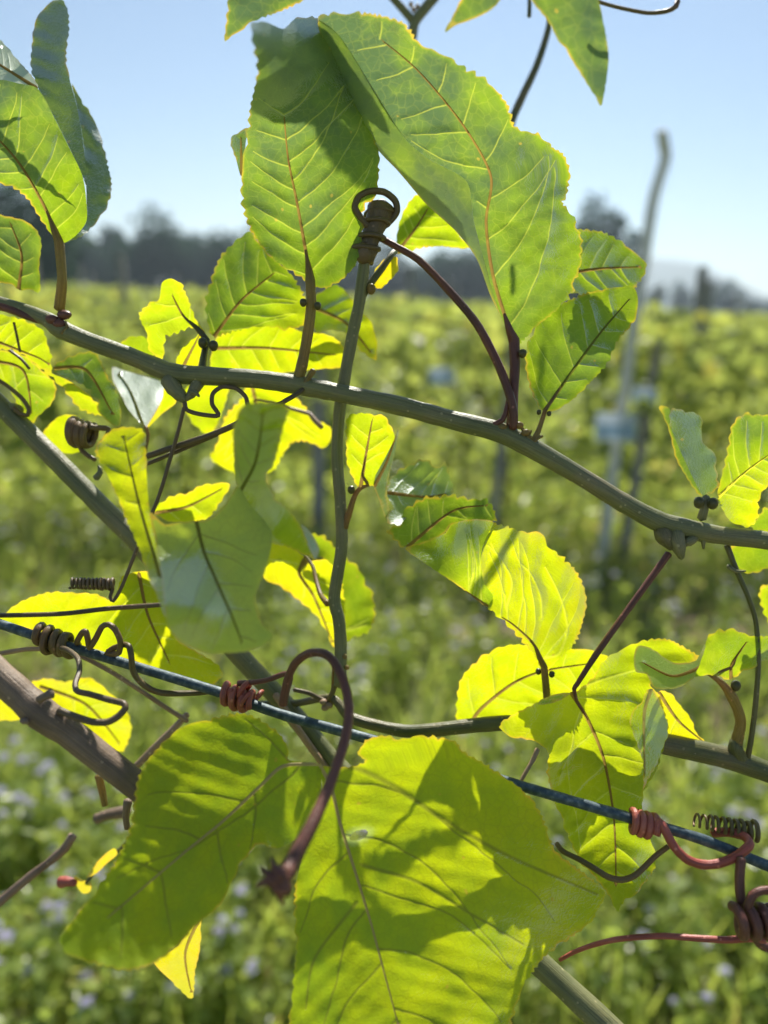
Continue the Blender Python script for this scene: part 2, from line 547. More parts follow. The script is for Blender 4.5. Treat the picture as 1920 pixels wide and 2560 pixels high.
# bare strip of pale soil between our row and the next one
sv, sf = [], []
cols = 40
for i in range(cols + 1):
    x = 0.15 + 2.1 * i / cols
    yc = 3.15 + 0.05 * x
    w = (0.16 + 0.09 * noise.noise(Vector((x * 3.3, 0, 9)))) * math.sqrt(max(0.02, 1 - (2 * i / cols - 1) ** 2))
    for k in range(5):
        q = (k / 4 - 0.5) * 2
        near = 1.0
        z = 0.028 + 0.03 * noise.noise(Vector((x * 0.9, (yc + q * w) * 0.9, 3))) + 0.02 * (1 - q * q)
        sv.append((x, yc + q * w, z))
for i in range(cols):
    for k in range(4):
        a = i * 5 + k
        sf.append((a, a + 5, a + 6, a + 1))
tag(mesh_obj('path', sv, sf, M['soil']), 'small patch of bare pale soil between the vine rows', kind='structure')

M['hill'] = plain_material('wooded_hill', (0.030, 0.048, 0.030), (0.055, 0.075, 0.045), 0.02, 0.9, 0.4, 3.0)
hv, hf = [], []
HX, HY = 30, 14
hc = at(1590, 770, 900)
for j in range(HY + 1):
    for i in range(HX + 1):
        u, v = i / HX * 2 - 1, j / HY * 2 - 1
        x = hc.x + u * 330; y = 900 + v * 200
        prof = 0.72 * math.exp(-((u - 0.02) / 0.20) ** 2) * 66 + math.exp(-((u - 0.35) / 0.45) ** 2) * 16 + math.exp(-((u + 0.5) / 0.35) ** 2) * 22
        z = prof * max(0, 1 - v * v) * (1 + 0.18 * noise.noise(Vector((u * 7, v * 4, 1)))) - 1.0
        hv.append((x, y, z))
hf = [(j * (HX + 1) + i, j * (HX + 1) + i + 1, (j + 1) * (HX + 1) + i + 1, (j + 1) * (HX + 1) + i) for j in range(HY) for i in range(HX)]
tag(mesh_obj('hill', hv, hf, M['hill']), 'low blue hill on the skyline', kind='structure')


# ------------------------------------------------------------------ leaf cards for everything out of focus
def cards(c, length, width, hue, up=0.35, rng=RNG, droop=0.0, direction=None):
    """n rhombic leaves folded along their midrib: 4 verts, 2 triangles each"""
    n = len(c)
    if direction is None:
        d = rng.normal(size=(n, 3)); d[:, 2] = d[:, 2] * 0.6 - droop
    else:
        d = direction + rng.normal(size=(n, 3)) * 0.25
    d /= np.linalg.norm(d, axis=1)[:, None]
    s = np.cross(d, rng.normal(size=(n, 3)) * (1, 1, 0.4) + (0, 0, up))
    s /= np.linalg.norm(s, axis=1)[:, None] + 1e-9
    nn = np.cross(s, d)
    ln = np.broadcast_to(length, (n,))[:, None]; wd = np.broadcast_to(width, (n,))[:, None]
    V = np.stack([c, c + d * ln * 0.45 + s * wd * 0.5 + nn * wd * 0.16, c + d * ln, c + d * ln * 0.45 - s * wd * 0.5 + nn * wd * 0.16], axis=1)
    I = np.arange(n)[:, None] * 4
    T = np.concatenate([I + (0, 1, 2), I + (0, 2, 3)], axis=1).reshape(-1, 3)
    return V.reshape(-1, 3), T, np.repeat(hue, 4)


def fast_mesh(name, V, T, mat, attrs):
    me = bpy.data.meshes.new(name)
    me.vertices.add(len(V)); me.vertices.foreach_set('co', np.asarray(V, dtype=np.float32).ravel())
    k = T.shape[1]
    me.loops.add(T.size); me.loops.foreach_set('vertex_index', T.astype(np.int32).ravel())
    me.polygons.add(len(T))
    me.polygons.foreach_set('loop_start', np.arange(0, T.size, k, dtype=np.int32))
    me.polygons.foreach_set('loop_total', np.full(len(T), k, dtype=np.int32))
    for a, val in attrs.items():
        x = me.attributes.new(a, 'FLOAT', 'POINT'); x.data.foreach_set('value', np.asarray(val, dtype=np.float32))
    me.update(calc_edges=True); me.validate()
    me.materials.append(mat)
    return me


def link(name, me, parent=None, loc=(0, 0, 0), rz=0.0, sc=1.0):
    o = bpy.data.objects.new(name, me)
    COL.objects.link(o)
    if parent: o.parent = parent
    o.location = loc
    o.rotation_euler = (0, 0, rz)
    if isinstance(sc, tuple): o.scale = sc
    else: o.scale = (sc, sc, sc)
    return o


M['row_leaf'] = foliage_material('row_leaf', [(0.0, (0.17, 0.22, 0.085)), (0.4, (0.23, 0.29, 0.10)), (0.7, (0.30, 0.35, 0.11)), (0.88, (0.42, 0.39, 0.11)), (1.0, (0.54, 0.41, 0.11))], 0.58, 0.03, rough=0.45)
M['weed_leaf'] = foliage_material('weed_leaf', [(0.0, (0.16, 0.22, 0.07)), (0.5, (0.28, 0.36, 0.10)), (0.85, (0.38, 0.44, 0.13)), (1.0, (0.42, 0.36, 0.16))], 0.55, 0.03, rough=0.3)
M['tree_leaf'] = foliage_material('tree_leaf', [(0.0, (0.014, 0.036, 0.026)), (0.6, (0.026, 0.060, 0.042)), (1.0, (0.050, 0.085, 0.052))], 0.3, 0.0)
M['bark'] = plain_material('bark', (0.06, 0.045, 0.03), (0.14, 0.11, 0.08), 20, 0.9, 0.5)
M['concrete'] = plain_material('weathered_concrete', (0.22, 0.21, 0.19), (0.36, 0.35, 0.32), 6, 0.85, 0.4, 0.004)
M['pole'] = plain_material('pale_pole', (0.62, 0.62, 0.58), (0.76, 0.75, 0.70), 5, 0.75, 0.3, 0.003)
M['far_wire'] = plain_material('galvanised_wire', (0.25, 0.27, 0.28), (0.35, 0.36, 0.37), 30, 0.5, 0.1)


def card_material(name, c):
    m, nt, out = new_mat(name)
    n1 = N(nt, 'TexNoise'); n1.inputs['Scale'].default_value = 25
    col = mix_c(nt, n1.outputs['Fac'], c, tuple(x * .88 for x in c))
    di = N(nt, 'BsdfDiffuse'); tr = N(nt, 'BsdfTranslucent'); ad = N(nt, 'MixShader'); ad.inputs[0].default_value = .42
    nt.links.new(col, di.inputs['Color']); nt.links.new(col, tr.inputs['Color'])
    nt.links.new(di.outputs[0], ad.inputs[1]); nt.links.new(tr.outputs[0], ad.inputs[2]); nt.links.new(ad.outputs[0], out.inputs[0])
    return m


M['tag_card'] = card_material('tag_card', (0.80, 0.86, 0.93))
M['tag_band'] = card_material('tag_band', (0.52, 0.70, 0.84))


def box_geo(cx, cy, cz, sx, sy, sz, ch=0.0):
    """box with chamfered upright edges"""
    hx, hy, hz = sx / 2, sy / 2, sz / 2
    c = ch or min(hx, hy) * 0.18
    ring = [(hx - c, -hy), (hx, -hy + c), (hx, hy - c), (hx - c, hy), (-hx + c, hy), (-hx, hy - c), (-hx, -hy + c), (-hx + c, -hy)]
    V = [(cx + x, cy + y, cz - hz) for x, y in ring] + [(cx + x, cy + y, cz + hz) for x, y in ring]
    Fc = [(i, (i + 1) % 8, 8 + (i + 1) % 8, 8 + i) for i in range(8)] + [tuple(range(7, -1, -1)), tuple(range(8, 16))]
    return np.array(V), Fc


# --- far tree line ---------------------------------------------------------------
def make_crown(seed, w, h, n):
    r = np.random.default_rng(seed)
    blobs = [(r.uniform(-w * .32, w * .32), r.uniform(-w * .3, w * .3), r.uniform(h * .24, h * .86), r.uniform(w * .16, w * .30)) for _ in range(13)]
    P, hue = [], []
    for bx, by, bz, br in blobs:
        k = n // len(blobs)
        d = r.normal(size=(k, 3)); d /= np.linalg.norm(d, axis=1)[:, None]
        rad = br * r.uniform(0.55, 1.08, size=(k, 1))
        P.append(np.array((bx, by, bz)) + d * rad)
        hue.append(np.clip(r.normal(0.45, 0.2, k), 0, 1))
    P = np.concatenate(P); hue = np.concatenate(hue)
    V, T, H = cards(P, r.uniform(.45, .9, len(P)), r.uniform(.35, .6, len(P)), hue, rng=r)
    return fast_mesh('crown', V, T, M['tree_leaf'], {'hue': H})


def make_trunk(seed, h, r0):
    r = random.Random(seed)
    parts = []
    p = [(0, 0, -0.2), (r.uniform(-.15, .15), r.uniform(-.15, .15), h * .3), (r.uniform(-.3, .3), r.uniform(-.3, .3), h * .62)]
    q = catmull(np.array(p), 0.5)
    parts.append(tube_geo(q, np.linspace(r0, r0 * .45, len(q)), 8, 0.1))
    for k in range(4):
        a = r.uniform(0, 6.28); s = q[int(len(q) * r.uniform(.45, .9))]
        e = s + np.array((math.cos(a) * h * .24, math.sin(a) * h * .24, h * .2))
        qq = catmull(np.array([s, (s + e) / 2 + (0, 0, .15), e]), 0.5)
        parts.append(tube_geo(qq, np.linspace(r0 * .4, r0 * .12, len(qq)), 6))
    V, Fc = join_geo(parts)
    me = bpy.data.meshes.new('trunk'); me.from_pydata(V.tolist(), [], Fc); me.materials.append(M['bark']); me.update()
    return me


crowns = [make_crown(30 + i, w, h, n) for i, (w, h, n) in enumerate([(7.5, 8, 1500), (9, 9, 1700), (6.5, 9.5, 1500), (8.5, 7, 1500)])]
trunks = [make_trunk(50 + i, h, .24) for i, h in enumerate([8, 9, 9.5, 7])]


def add_tree(x, y, k, s, rz, label, group):
    t = empty('broadleaf_tree', (x, y, 0))
    t.rotation_euler = (0, 0, rz); t.scale = (s, s, s)
    link('trunk', trunks[k], t); link('crown', crowns[k], t)
    tag(t, label, 'tree', group)


rt = random.Random(5)


def ground_pt(px, dist):                 # a spot on the field seen in pixel column px
    a = at(px, 760, 1.0) - EYE
    return a.x / a.y * dist, dist


for px in np.arange(-420, 820, 62):      # left wood
    x, y = ground_pt(px + rt.uniform(-15, 15), rt.uniform(88, 104))
    add_tree(x, y, rt.randrange(4), rt.uniform(.86, 1.08), rt.uniform(0, 6.28), 'dark tree in the wood left of the centre leaves', 'wood on the left skyline')
for px in np.arange(840, 1560, 60):      # middle wood
    x, y = ground_pt(px + rt.uniform(-15, 15), rt.uniform(96, 112))
    add_tree(x, y, rt.randrange(4), rt.uniform(.80, 1.05), rt.uniform(0, 6.28), 'dark tree in the wood behind the big centre leaves', 'wood on the middle skyline')
for px in np.arange(1580, 2400, 60):     # lower right wood
    x, y = ground_pt(px + rt.uniform(-15, 15), rt.uniform(150, 185))
    add_tree(x, y, rt.randrange(4), rt.uniform(.62, .85), rt.uniform(0, 6.28), 'low bluish tree on the skyline right of the pale pole', 'wood on the right skyline')
x, y = ground_pt(1515, 74)
add_tree(x, y, 2, 1.18, 1.0, 'tall round-topped tree rising left of the pale pole', None)
x, y = ground_pt(30, 40)
add_tree(x, y, 1, 0.80, 2.0, 'near dark tree at the left edge behind the upright leaf', None)


# --- trellised vine rows ---------------------------------------------------------
def make_bush(seed, n=760):
    r = np.random.default_rng(seed)
    P = np.stack([r.uniform(-1.05, 1.05, n * 3), r.normal(0, .20, n * 3), r.beta(2.4, 1.35, n * 3) * 1.40 + 0.10], axis=1)
    top = np.array([1.36 + 0.16 * noise.noise(Vector((x * 1.9, seed, 0))) + 0.09 * noise.noise(Vector((x * 6, seed, 4))) for x in P[:, 0]])
    dens = np.array([noise.noise(Vector((p[0] * 2.2, p[1] * 2, p[2] * 2.6 + seed))) for p in P])
    keep = (P[:, 2] < top) & (dens > -0.16) & ((P[:, 2] > 0.5) | (dens > 0.12))
    P = P[keep][:n]
    P[:, 1] *= 0.6 + 0.7 * (P[:, 2] > 0.9)
    big = np.array([noise.noise(Vector((p[0] * 1.4, p[2] * 1.6, seed + 9))) for p in P])
    hue = np.clip(0.44 + 0.11 * r.normal(size=len(P)) + 0.44 * big + 0.12 * (P[:, 2] > 1.1), 0, 1)
    V, T, H = cards(P, r.uniform(.07, .14, len(P)), r.uniform(.06, .11, len(P)), hue, rng=r, droop=0.35)
    leaves = fast_mesh('foliage', V, T, M['row_leaf'], {'hue': H})
    rr = random.Random(seed)
    parts = []
    for k in range(3):
        x0 = rr.uniform(-.12, .12)
        pts = [(x0, 0, -.05), (x0 + rr.uniform(-.1, .1), rr.uniform(-.05, .05), .6), (x0 + rr.uniform(-.3, .3), 0, 1.2), (x0 + (k - 1) * .8, 0, 1.28 + rr.uniform(-.1, .1))]
        q = catmull(np.array(pts), .12)
        parts.append(tube_geo(q, np.linspace(.016, .006, len(q)), 6, .1))
    V, Fc = join_geo(parts)
    st = bpy.data.meshes.new('stem'); st.from_pydata(V.tolist(), [], Fc); st.materials.append(M['bark']); st.update()
    return leaves, st


bushes = [make_bush(80 + i) for i in range(5)]
ROWS = [4.45, 7.0, 9.8, 12.8, 16.0, 19.5, 23.5, 28.0, 34.0, 42.0, 52.0, 64.0]
ORD = ['nearest', 'second', 'third', 'fourth', 'fifth', 'sixth', 'seventh', 'eighth', 'ninth', 'tenth', 'eleventh', 'farthest']
pv, pf = box_geo(0, 0, .86, .075, .075, 1.84)
post_me = bpy.data.meshes.new('shaft'); post_me.from_pydata(pv.tolist(), [], pf); post_me.materials.append(M['concrete']); post_me.update()
cvv, cf = box_geo(0, 0, 1.80, .062, .062, .05)
cap_me = bpy.data.meshes.new('cap'); cap_me.from_pydata(cvv.tolist(), [], cf); cap_me.materials.append(M['concrete']); cap_me.update()
for ri, ry in enumerate(ROWS):
    half = 0.62 * ry + 2.2
    step = 1.75 if ri < 6 else 2.3
    x = -half + rt.uniform(0, 1)
    wscale = 1.0 if ri < 6 else 1.25
    while x < half:
        b = rt.choice(bushes)
        t = empty('trellised_vine', (x, ry + rt.uniform(-.08, .08), 0))
        t.rotation_euler = (0, 0, rt.choice((0, math.pi)) + rt.uniform(-.1, .1))
        s = rt.uniform(.94, 1.06)
        t.scale = (s * wscale, s, s)
        link('foliage', b[0], t); link('stem', b[1], t)
        tag(t, 'blurred green and yellow vine on the %s trellis row behind the wire' % ORD[ri], 'vine', 'vines of the %s trellis row' % ORD[ri])
        x += step * rt.uniform(.9, 1.1)
    if ri < 7:
        x = -half + 1.0 + (ri * 1.37) % 2
        while x < half:
            if not (ri == 0 and 0.9 < x < 2.2):
                t = empty('concrete_post', (x, ry - (.30 if ri < 3 else -.03), 0))
                t.rotation_euler = (rt.uniform(-.03, .03), rt.uniform(-.04, .04), rt.uniform(-.2, .2))
                link('shaft', post_me, t); link('cap', cap_me, t)
                tag(t, 'grey square post standing in the %s trellis row' % ORD[ri], 'post', 'posts of the %s trellis row' % ORD[ri])
            x += 3.4 + rt.uniform(-.2, .2)
        q = np.array([(-half - 1, ry, 1.30), (0, ry, 1.27), (half + 1, ry, 1.30)])
        v, f = tube_geo(catmull(q, 1.0), .0022, 6)
        tag(mesh_obj('trellis_wire', v, f, M['far_wire'], origin=(0, ry, 1.28)), 'thin far wire strung along the %s trellis row' % ORD[ri], 'wire')

for px_, Y_, lab in ((1262, 4.05, 'dark post just left of the upright red leaf stalk'), (1622, 4.05, 'dark post behind the upper white tag right of the pole')):
    w_ = at(px_, 900, 1.0) - EYE
    t = empty('concrete_post', (w_.x / w_.y * Y_, Y_, 0))
    t.rotation_euler = (0, .03, .2); t.scale = (.6, .6, .72)
    link('shaft', post_me, t); link('cap', cap_me, t)
    tag(t, lab, 'post')

# leaning pale pole with its bent top, right of the centre
def on_ray(px, py, Y):
    a = at(px, py, 1.0) - EYE
    return EYE + a * (Y / a.y)


pole_pts = [on_ray(1500, 1430, 4.0), on_ray(1548, 1060, 4.0), on_ray(1612, 640, 4.0), on_ray(1633, 500, 4.0), on_ray(1664, 395, 3.97), on_ray(1660, 365, 3.95), on_ray(1655, 332, 3.9)]
pole = empty('leaning_pole', pole_pts[0])
pole_xyz = np.array([tuple(p) for p in pole_pts])
pole_xyz[0, 2] = -0.05
q = catmull(pole_xyz, .05)
v, f = tube_geo(q, np.linspace(.032, .026, len(q)), 12, .05)
mesh_obj('shaft', v, f, M['pole'], pole, pole_pts[0])
v, f = ball_geo(tuple(pole_pts[-1]), .028, (1, 1, .5))
mesh_obj('cap', v, f, M['pole'], pole, pole_pts[-1])
tag(pole, 'tall pale pole with a bent top leaning right against the sky', 'pole')


def plant_tag(px, py, Y, w, h, label, tilt=0.0):
    c = on_ray(px, py, Y)
    root = empty('plant_tag', c)
    root.rotation_euler = (math.radians(-4), math.radians(tilt), math.radians(4))
    n = 7
    V, Fc = [], []
    for side in (0, 1):
        for j in range(2):
            for i in range(n):
                u = i / (n - 1) - .5
                V.append((u * w, .018 * (1 - 4 * u * u) * -1 + side * .004, (j - .5) * h))
    def idx(s, j, i): return s * 2 * n + j * n + i
    for i in range(n - 1):
        Fc.append((idx(0, 0, i), idx(0, 0, i + 1), idx(0, 1, i + 1), idx(0, 1, i)))
        Fc.append((idx(1, 0, i + 1), idx(1, 0, i), idx(1, 1, i), idx(1, 1, i + 1)))
        for j in (0, 1): Fc.append((idx(0, j, i), idx(1, j, i), idx(1, j, i + 1), idx(0, j, i + 1)))
    for i in (0, n - 1): Fc.append((idx(0, 0, i), idx(0, 1, i), idx(1, 1, i), idx(1, 0, i)))
    me = bpy.data.meshes.new('card'); me.from_pydata(V, [], Fc); me.materials.append(M['tag_card']); me.update()
    link('card', me, root)
    Vb = [(x * .98, y - .003 if y < .003 else y, z * .42 - h * .12) for x, y, z in V[:2 * n]]
    Fb = [(i, i + 1, n + i + 1, n + i) for i in range(n - 1)]
    me = bpy.data.meshes.new('printed_band'); me.from_pydata(Vb, [], Fb); me.materials.append(M['tag_band']); me.update()
    link('printed_band', me, root)
    vv, ff = tube_geo(np.array([(0, .004, h * .48), (.01, .02, h * .7), (0, .05, h * .8)]), .003, 6)
    me = bpy.data.meshes.new('tie'); me.from_pydata(vv.tolist(), [], ff); me.materials.append(M['far_wire']); me.update()
    link('tie', me, root)
    tag(root, label, 'tag')


plant_tag(1540, 1068, 3.88, .215, .145, 'largest pale blue card tag tied to the leaning pole')
plant_tag(1612, 990, 3.92, .13, .085, 'white card tag just up right of the largest blue tag', 3)
plant_tag(1105, 940, 3.95, .13, .085, 'small white card tag left of the upright red-stalked leaf', -4)


# --- weeds on the ground ---------------------------------------------------------
def ground_z(x, y):
    near = np.maximum(0.0, 1 - np.maximum(np.abs(x), np.abs(y - 5)) / 11.0)
    return near * 0.03


def field_points(n, y0, y1, spread, rng):
    y = y0 + (y1 - y0) * rng.uniform(0, 1, n) ** 1.25
    x = rng.uniform(-1, 1, n) * (y * spread + 1.0)
    return x, y


rg = np.random.default_rng(3)
x, y = field_points(95000, 0.55, 7.5, .75, rg)
cl = np.array([noise.noise(Vector((a * 2.4, b * 2.4, 1))) for a, b in zip(x, y)])
cl2 = np.array([noise.noise(Vector((a * 7, b * 7, 6))) for a, b in zip(x, y)])
keep = (cl + 0.6 * cl2 > -0.22) & ~((np.abs(y - 3.15 - .05 * x) < .12) & (np.abs(x - 1.2) < .95) & (cl2 < .3))
x, y, cl, cl2 = x[keep], y[keep], cl[keep], cl2[keep]
hmax = 0.06 + 0.20 * np.clip(cl + .45, 0, 1) + 0.05 * cl2
z = ground_z(x, y) + np.abs(hmax) * rg.beta(2, 1.4, len(x))
hue = np.clip(.42 + .24 * rg.normal(size=len(x)) + .35 * cl2 + .8 * (z - .12), 0, 1)
sz = rg.uniform(.016, .042, len(x))
V1, T1, H1 = cards(np.stack([x, y, z], 1), sz, sz * .62, hue, rng=rg, up=1.0)
x, y = field_points(30000, 0.55, 9.0, .75, rg)
keep = ~((np.abs(y - 3.15 - .05 * x) < .12) & (np.abs(x - 1.2) < .95))
x, y = x[keep], y[keep]
base = np.stack([x, y, ground_z(x, y) - .01], 1)
dr = np.stack([rg.normal(0, .35, len(x)), rg.normal(0, .35, len(x)), np.ones(len(x))], 1)
ln = rg.uniform(.08, .30, len(x))
V2, T2, H2 = cards(base, ln, .007 + .006 * rg.uniform(size=len(x)), np.clip(.55 + .2 * rg.normal(size=len(x)), 0, 1), rng=rg, direction=dr)
x, y = field_points(60000, 4.3, 45.0, .75, rg)
z = rg.beta(1.3, 2.2, len(x)) * .75
V3, T3, H3 = cards(np.stack([x, y, z], 1), rg.uniform(.06, .16, len(x)), rg.uniform(.02, .07, len(x)), np.clip(.62 + .2 * rg.normal(size=len(x)), 0, 1), rng=rg, up=1.0)
o1, o2 = len(V1), len(V1) + len(V2)
me = fast_mesh('weeds', np.concatenate([V1, V2, V3]), np.concatenate([T1, T2 + o1, T3 + o2]), M['weed_leaf'], {'hue': np.concatenate([H1, H2, H3])})
tag(link('weeds', me), 'low green weeds and grass covering the ground', kind='stuff')

M['lilac'] = foliage_material('lilac_flower', [(0, (0.52, 0.52, 0.90)), (1, (0.74, 0.70, 0.96))], .25, .02)


def flower_head_mesh(seed):
    r = np.random.default_rng(seed)
    n = 34
    d = r.normal(size=(n, 3)); d[:, 2] = np.abs(d[:, 2]) + .1
    d /= np.linalg.norm(d, axis=1)[:, None]
    V, T, H = cards(d * .002, r.uniform(.006, .010, n), .0035, r.uniform(0, 1, n), rng=r, direction=d * 2.0)
    return fast_mesh('flower_head', V, T, M['lilac'], {'hue': H})


heads = [flower_head_mesh(i) for i in range(3)]


def weed_variant(seed):
    r = np.random.default_rng(seed)
    parts, tips, leaf_c = [], [], []
    for k in range(5):
        a = r.uniform(0, 6.28); R = r.uniform(.03, .09); h = r.uniform(.20, .36)
        pts = np.array([(0, 0, -.02), (math.cos(a) * R * .5, math.sin(a) * R * .5, h * .55), (math.cos(a) * R, math.sin(a) * R, h)])
        q = catmull(pts, .03)
        parts.append(tube_geo(q, np.linspace(.0022, .0012, len(q)), 5))
        tips.append(q[-1])
        for i in range(10): leaf_c.append(q[int(r.uniform(.15, .9) * len(q))])
    V, Fc = join_geo(parts)
    st = bpy.data.meshes.new('stem'); st.from_pydata(V.tolist(), [], Fc); st.materials.append(M['weed_leaf'])
    at_ = st.attributes.new('hue', 'FLOAT', 'POINT'); at_.data.foreach_set('value', np.full(len(V), .45, dtype=np.float32)); st.update()
    c = np.array(leaf_c)
    V, T, H = cards(c, r.uniform(.025, .05, len(c)), r.uniform(.018, .03, len(c)), np.clip(r.normal(.5, .15, len(c)), 0, 1), rng=r, up=1.2)
    lv = fast_mesh('leaves', V, T, M['weed_leaf'], {'hue': H})
    return st, lv, tips


weeds = [weed_variant(200 + i) for i in range(4)]
for i in range(180):
    y = 1.1 + 2.6 * rt.random() ** 1.5
    x = rt.uniform(-1, 1) * (y * .62 + .25)
    st, lv, tips = weeds[i % 4]
    t = empty('flowering_weed', (x, y, float(ground_z(np.array(x), np.array(y)))))
    s = rt.uniform(.75, 1.15)
    t.rotation_euler = (rt.uniform(-.15, .15), rt.uniform(-.15, .15), rt.uniform(0, 6.28)); t.scale = (s, s, s)
    link('stem', st, t); link('leaves', lv, t)
    for tp in tips:
        if rt.random() < .62: link('flower_head', heads[rt.randrange(3)], t, tp, rt.uniform(0, 6), rt.uniform(1.0, 1.7))
    tag(t, 'small weed with lilac flower heads in the grass below the wire', 'weed', 'lilac flowering weeds in the grass')


# ------------------------------------------------------------------ the passion vine in front: leaf builder
def tps_fit(c):
    c = np.asarray(c, dtype=np.float64)
    n = len(c)
    xy = c[:, :2] / 100.0
    r2 = ((xy[:, None] - xy[None]) ** 2).sum(-1)
    K = np.where(r2 > 1e-12, r2 * np.log(r2 + 1e-12), 0.0) + np.eye(n) * 1e-3
    P = np.hstack([np.ones((n, 1)), xy])
    A = np.zeros((n + 3, n + 3)); A[:n, :n] = K; A[:n, n:] = P; A[n:, :n] = P.T
    w = np.linalg.solve(A + np.eye(n + 3) * 1e-9, np.concatenate([c[:, 2], np.zeros(3)]))

    def f(x, y):
        q = np.stack([x, y], 1) / 100.0
        r2 = ((q[:, None] - xy[None]) ** 2).sum(-1)
        return np.where(r2 > 1e-12, r2 * np.log(r2 + 1e-12), 0.0) @ w[:n] + w[n] + q @ w[n + 1:]
    return f


def polyline_frame(x, y, mid):
    """nearest point on polyline: along (px), signed across (px)"""
    mid = np.asarray(mid, dtype=np.float64)[:, :2]
    A, B = mid[:-1], mid[1:]
    d = B - A; L = np.linalg.norm(d, axis=1); cum = np.concatenate([[0], np.cumsum(L)])[:-1]
    q = np.stack([x, y], 1)
    rel = q[:, None] - A[None]
    t = (rel * d[None]).sum(-1) / (L ** 2)[None]
    tc = np.clip(t, 0, 1)
    tc[:, -1] = np.maximum(t[:, -1], 0).clip(0, 3); tc[:, -1] = np.where(t[:, -1] > 1, t[:, -1], tc[:, -1])
    foot = A[None] + tc[..., None] * d[None]
    dist = np.linalg.norm(q[:, None] - foot, axis=-1)
    k = dist.argmin(1); ii = np.arange(len(q))
    cr = d[k, 0] * rel[ii, k, 1] - d[k, 1] * rel[ii, k, 0]
    return cum[k] + tc[ii, k] * L[k], np.sign(cr) * dist[ii, k]


LEAF_SEED = [0]


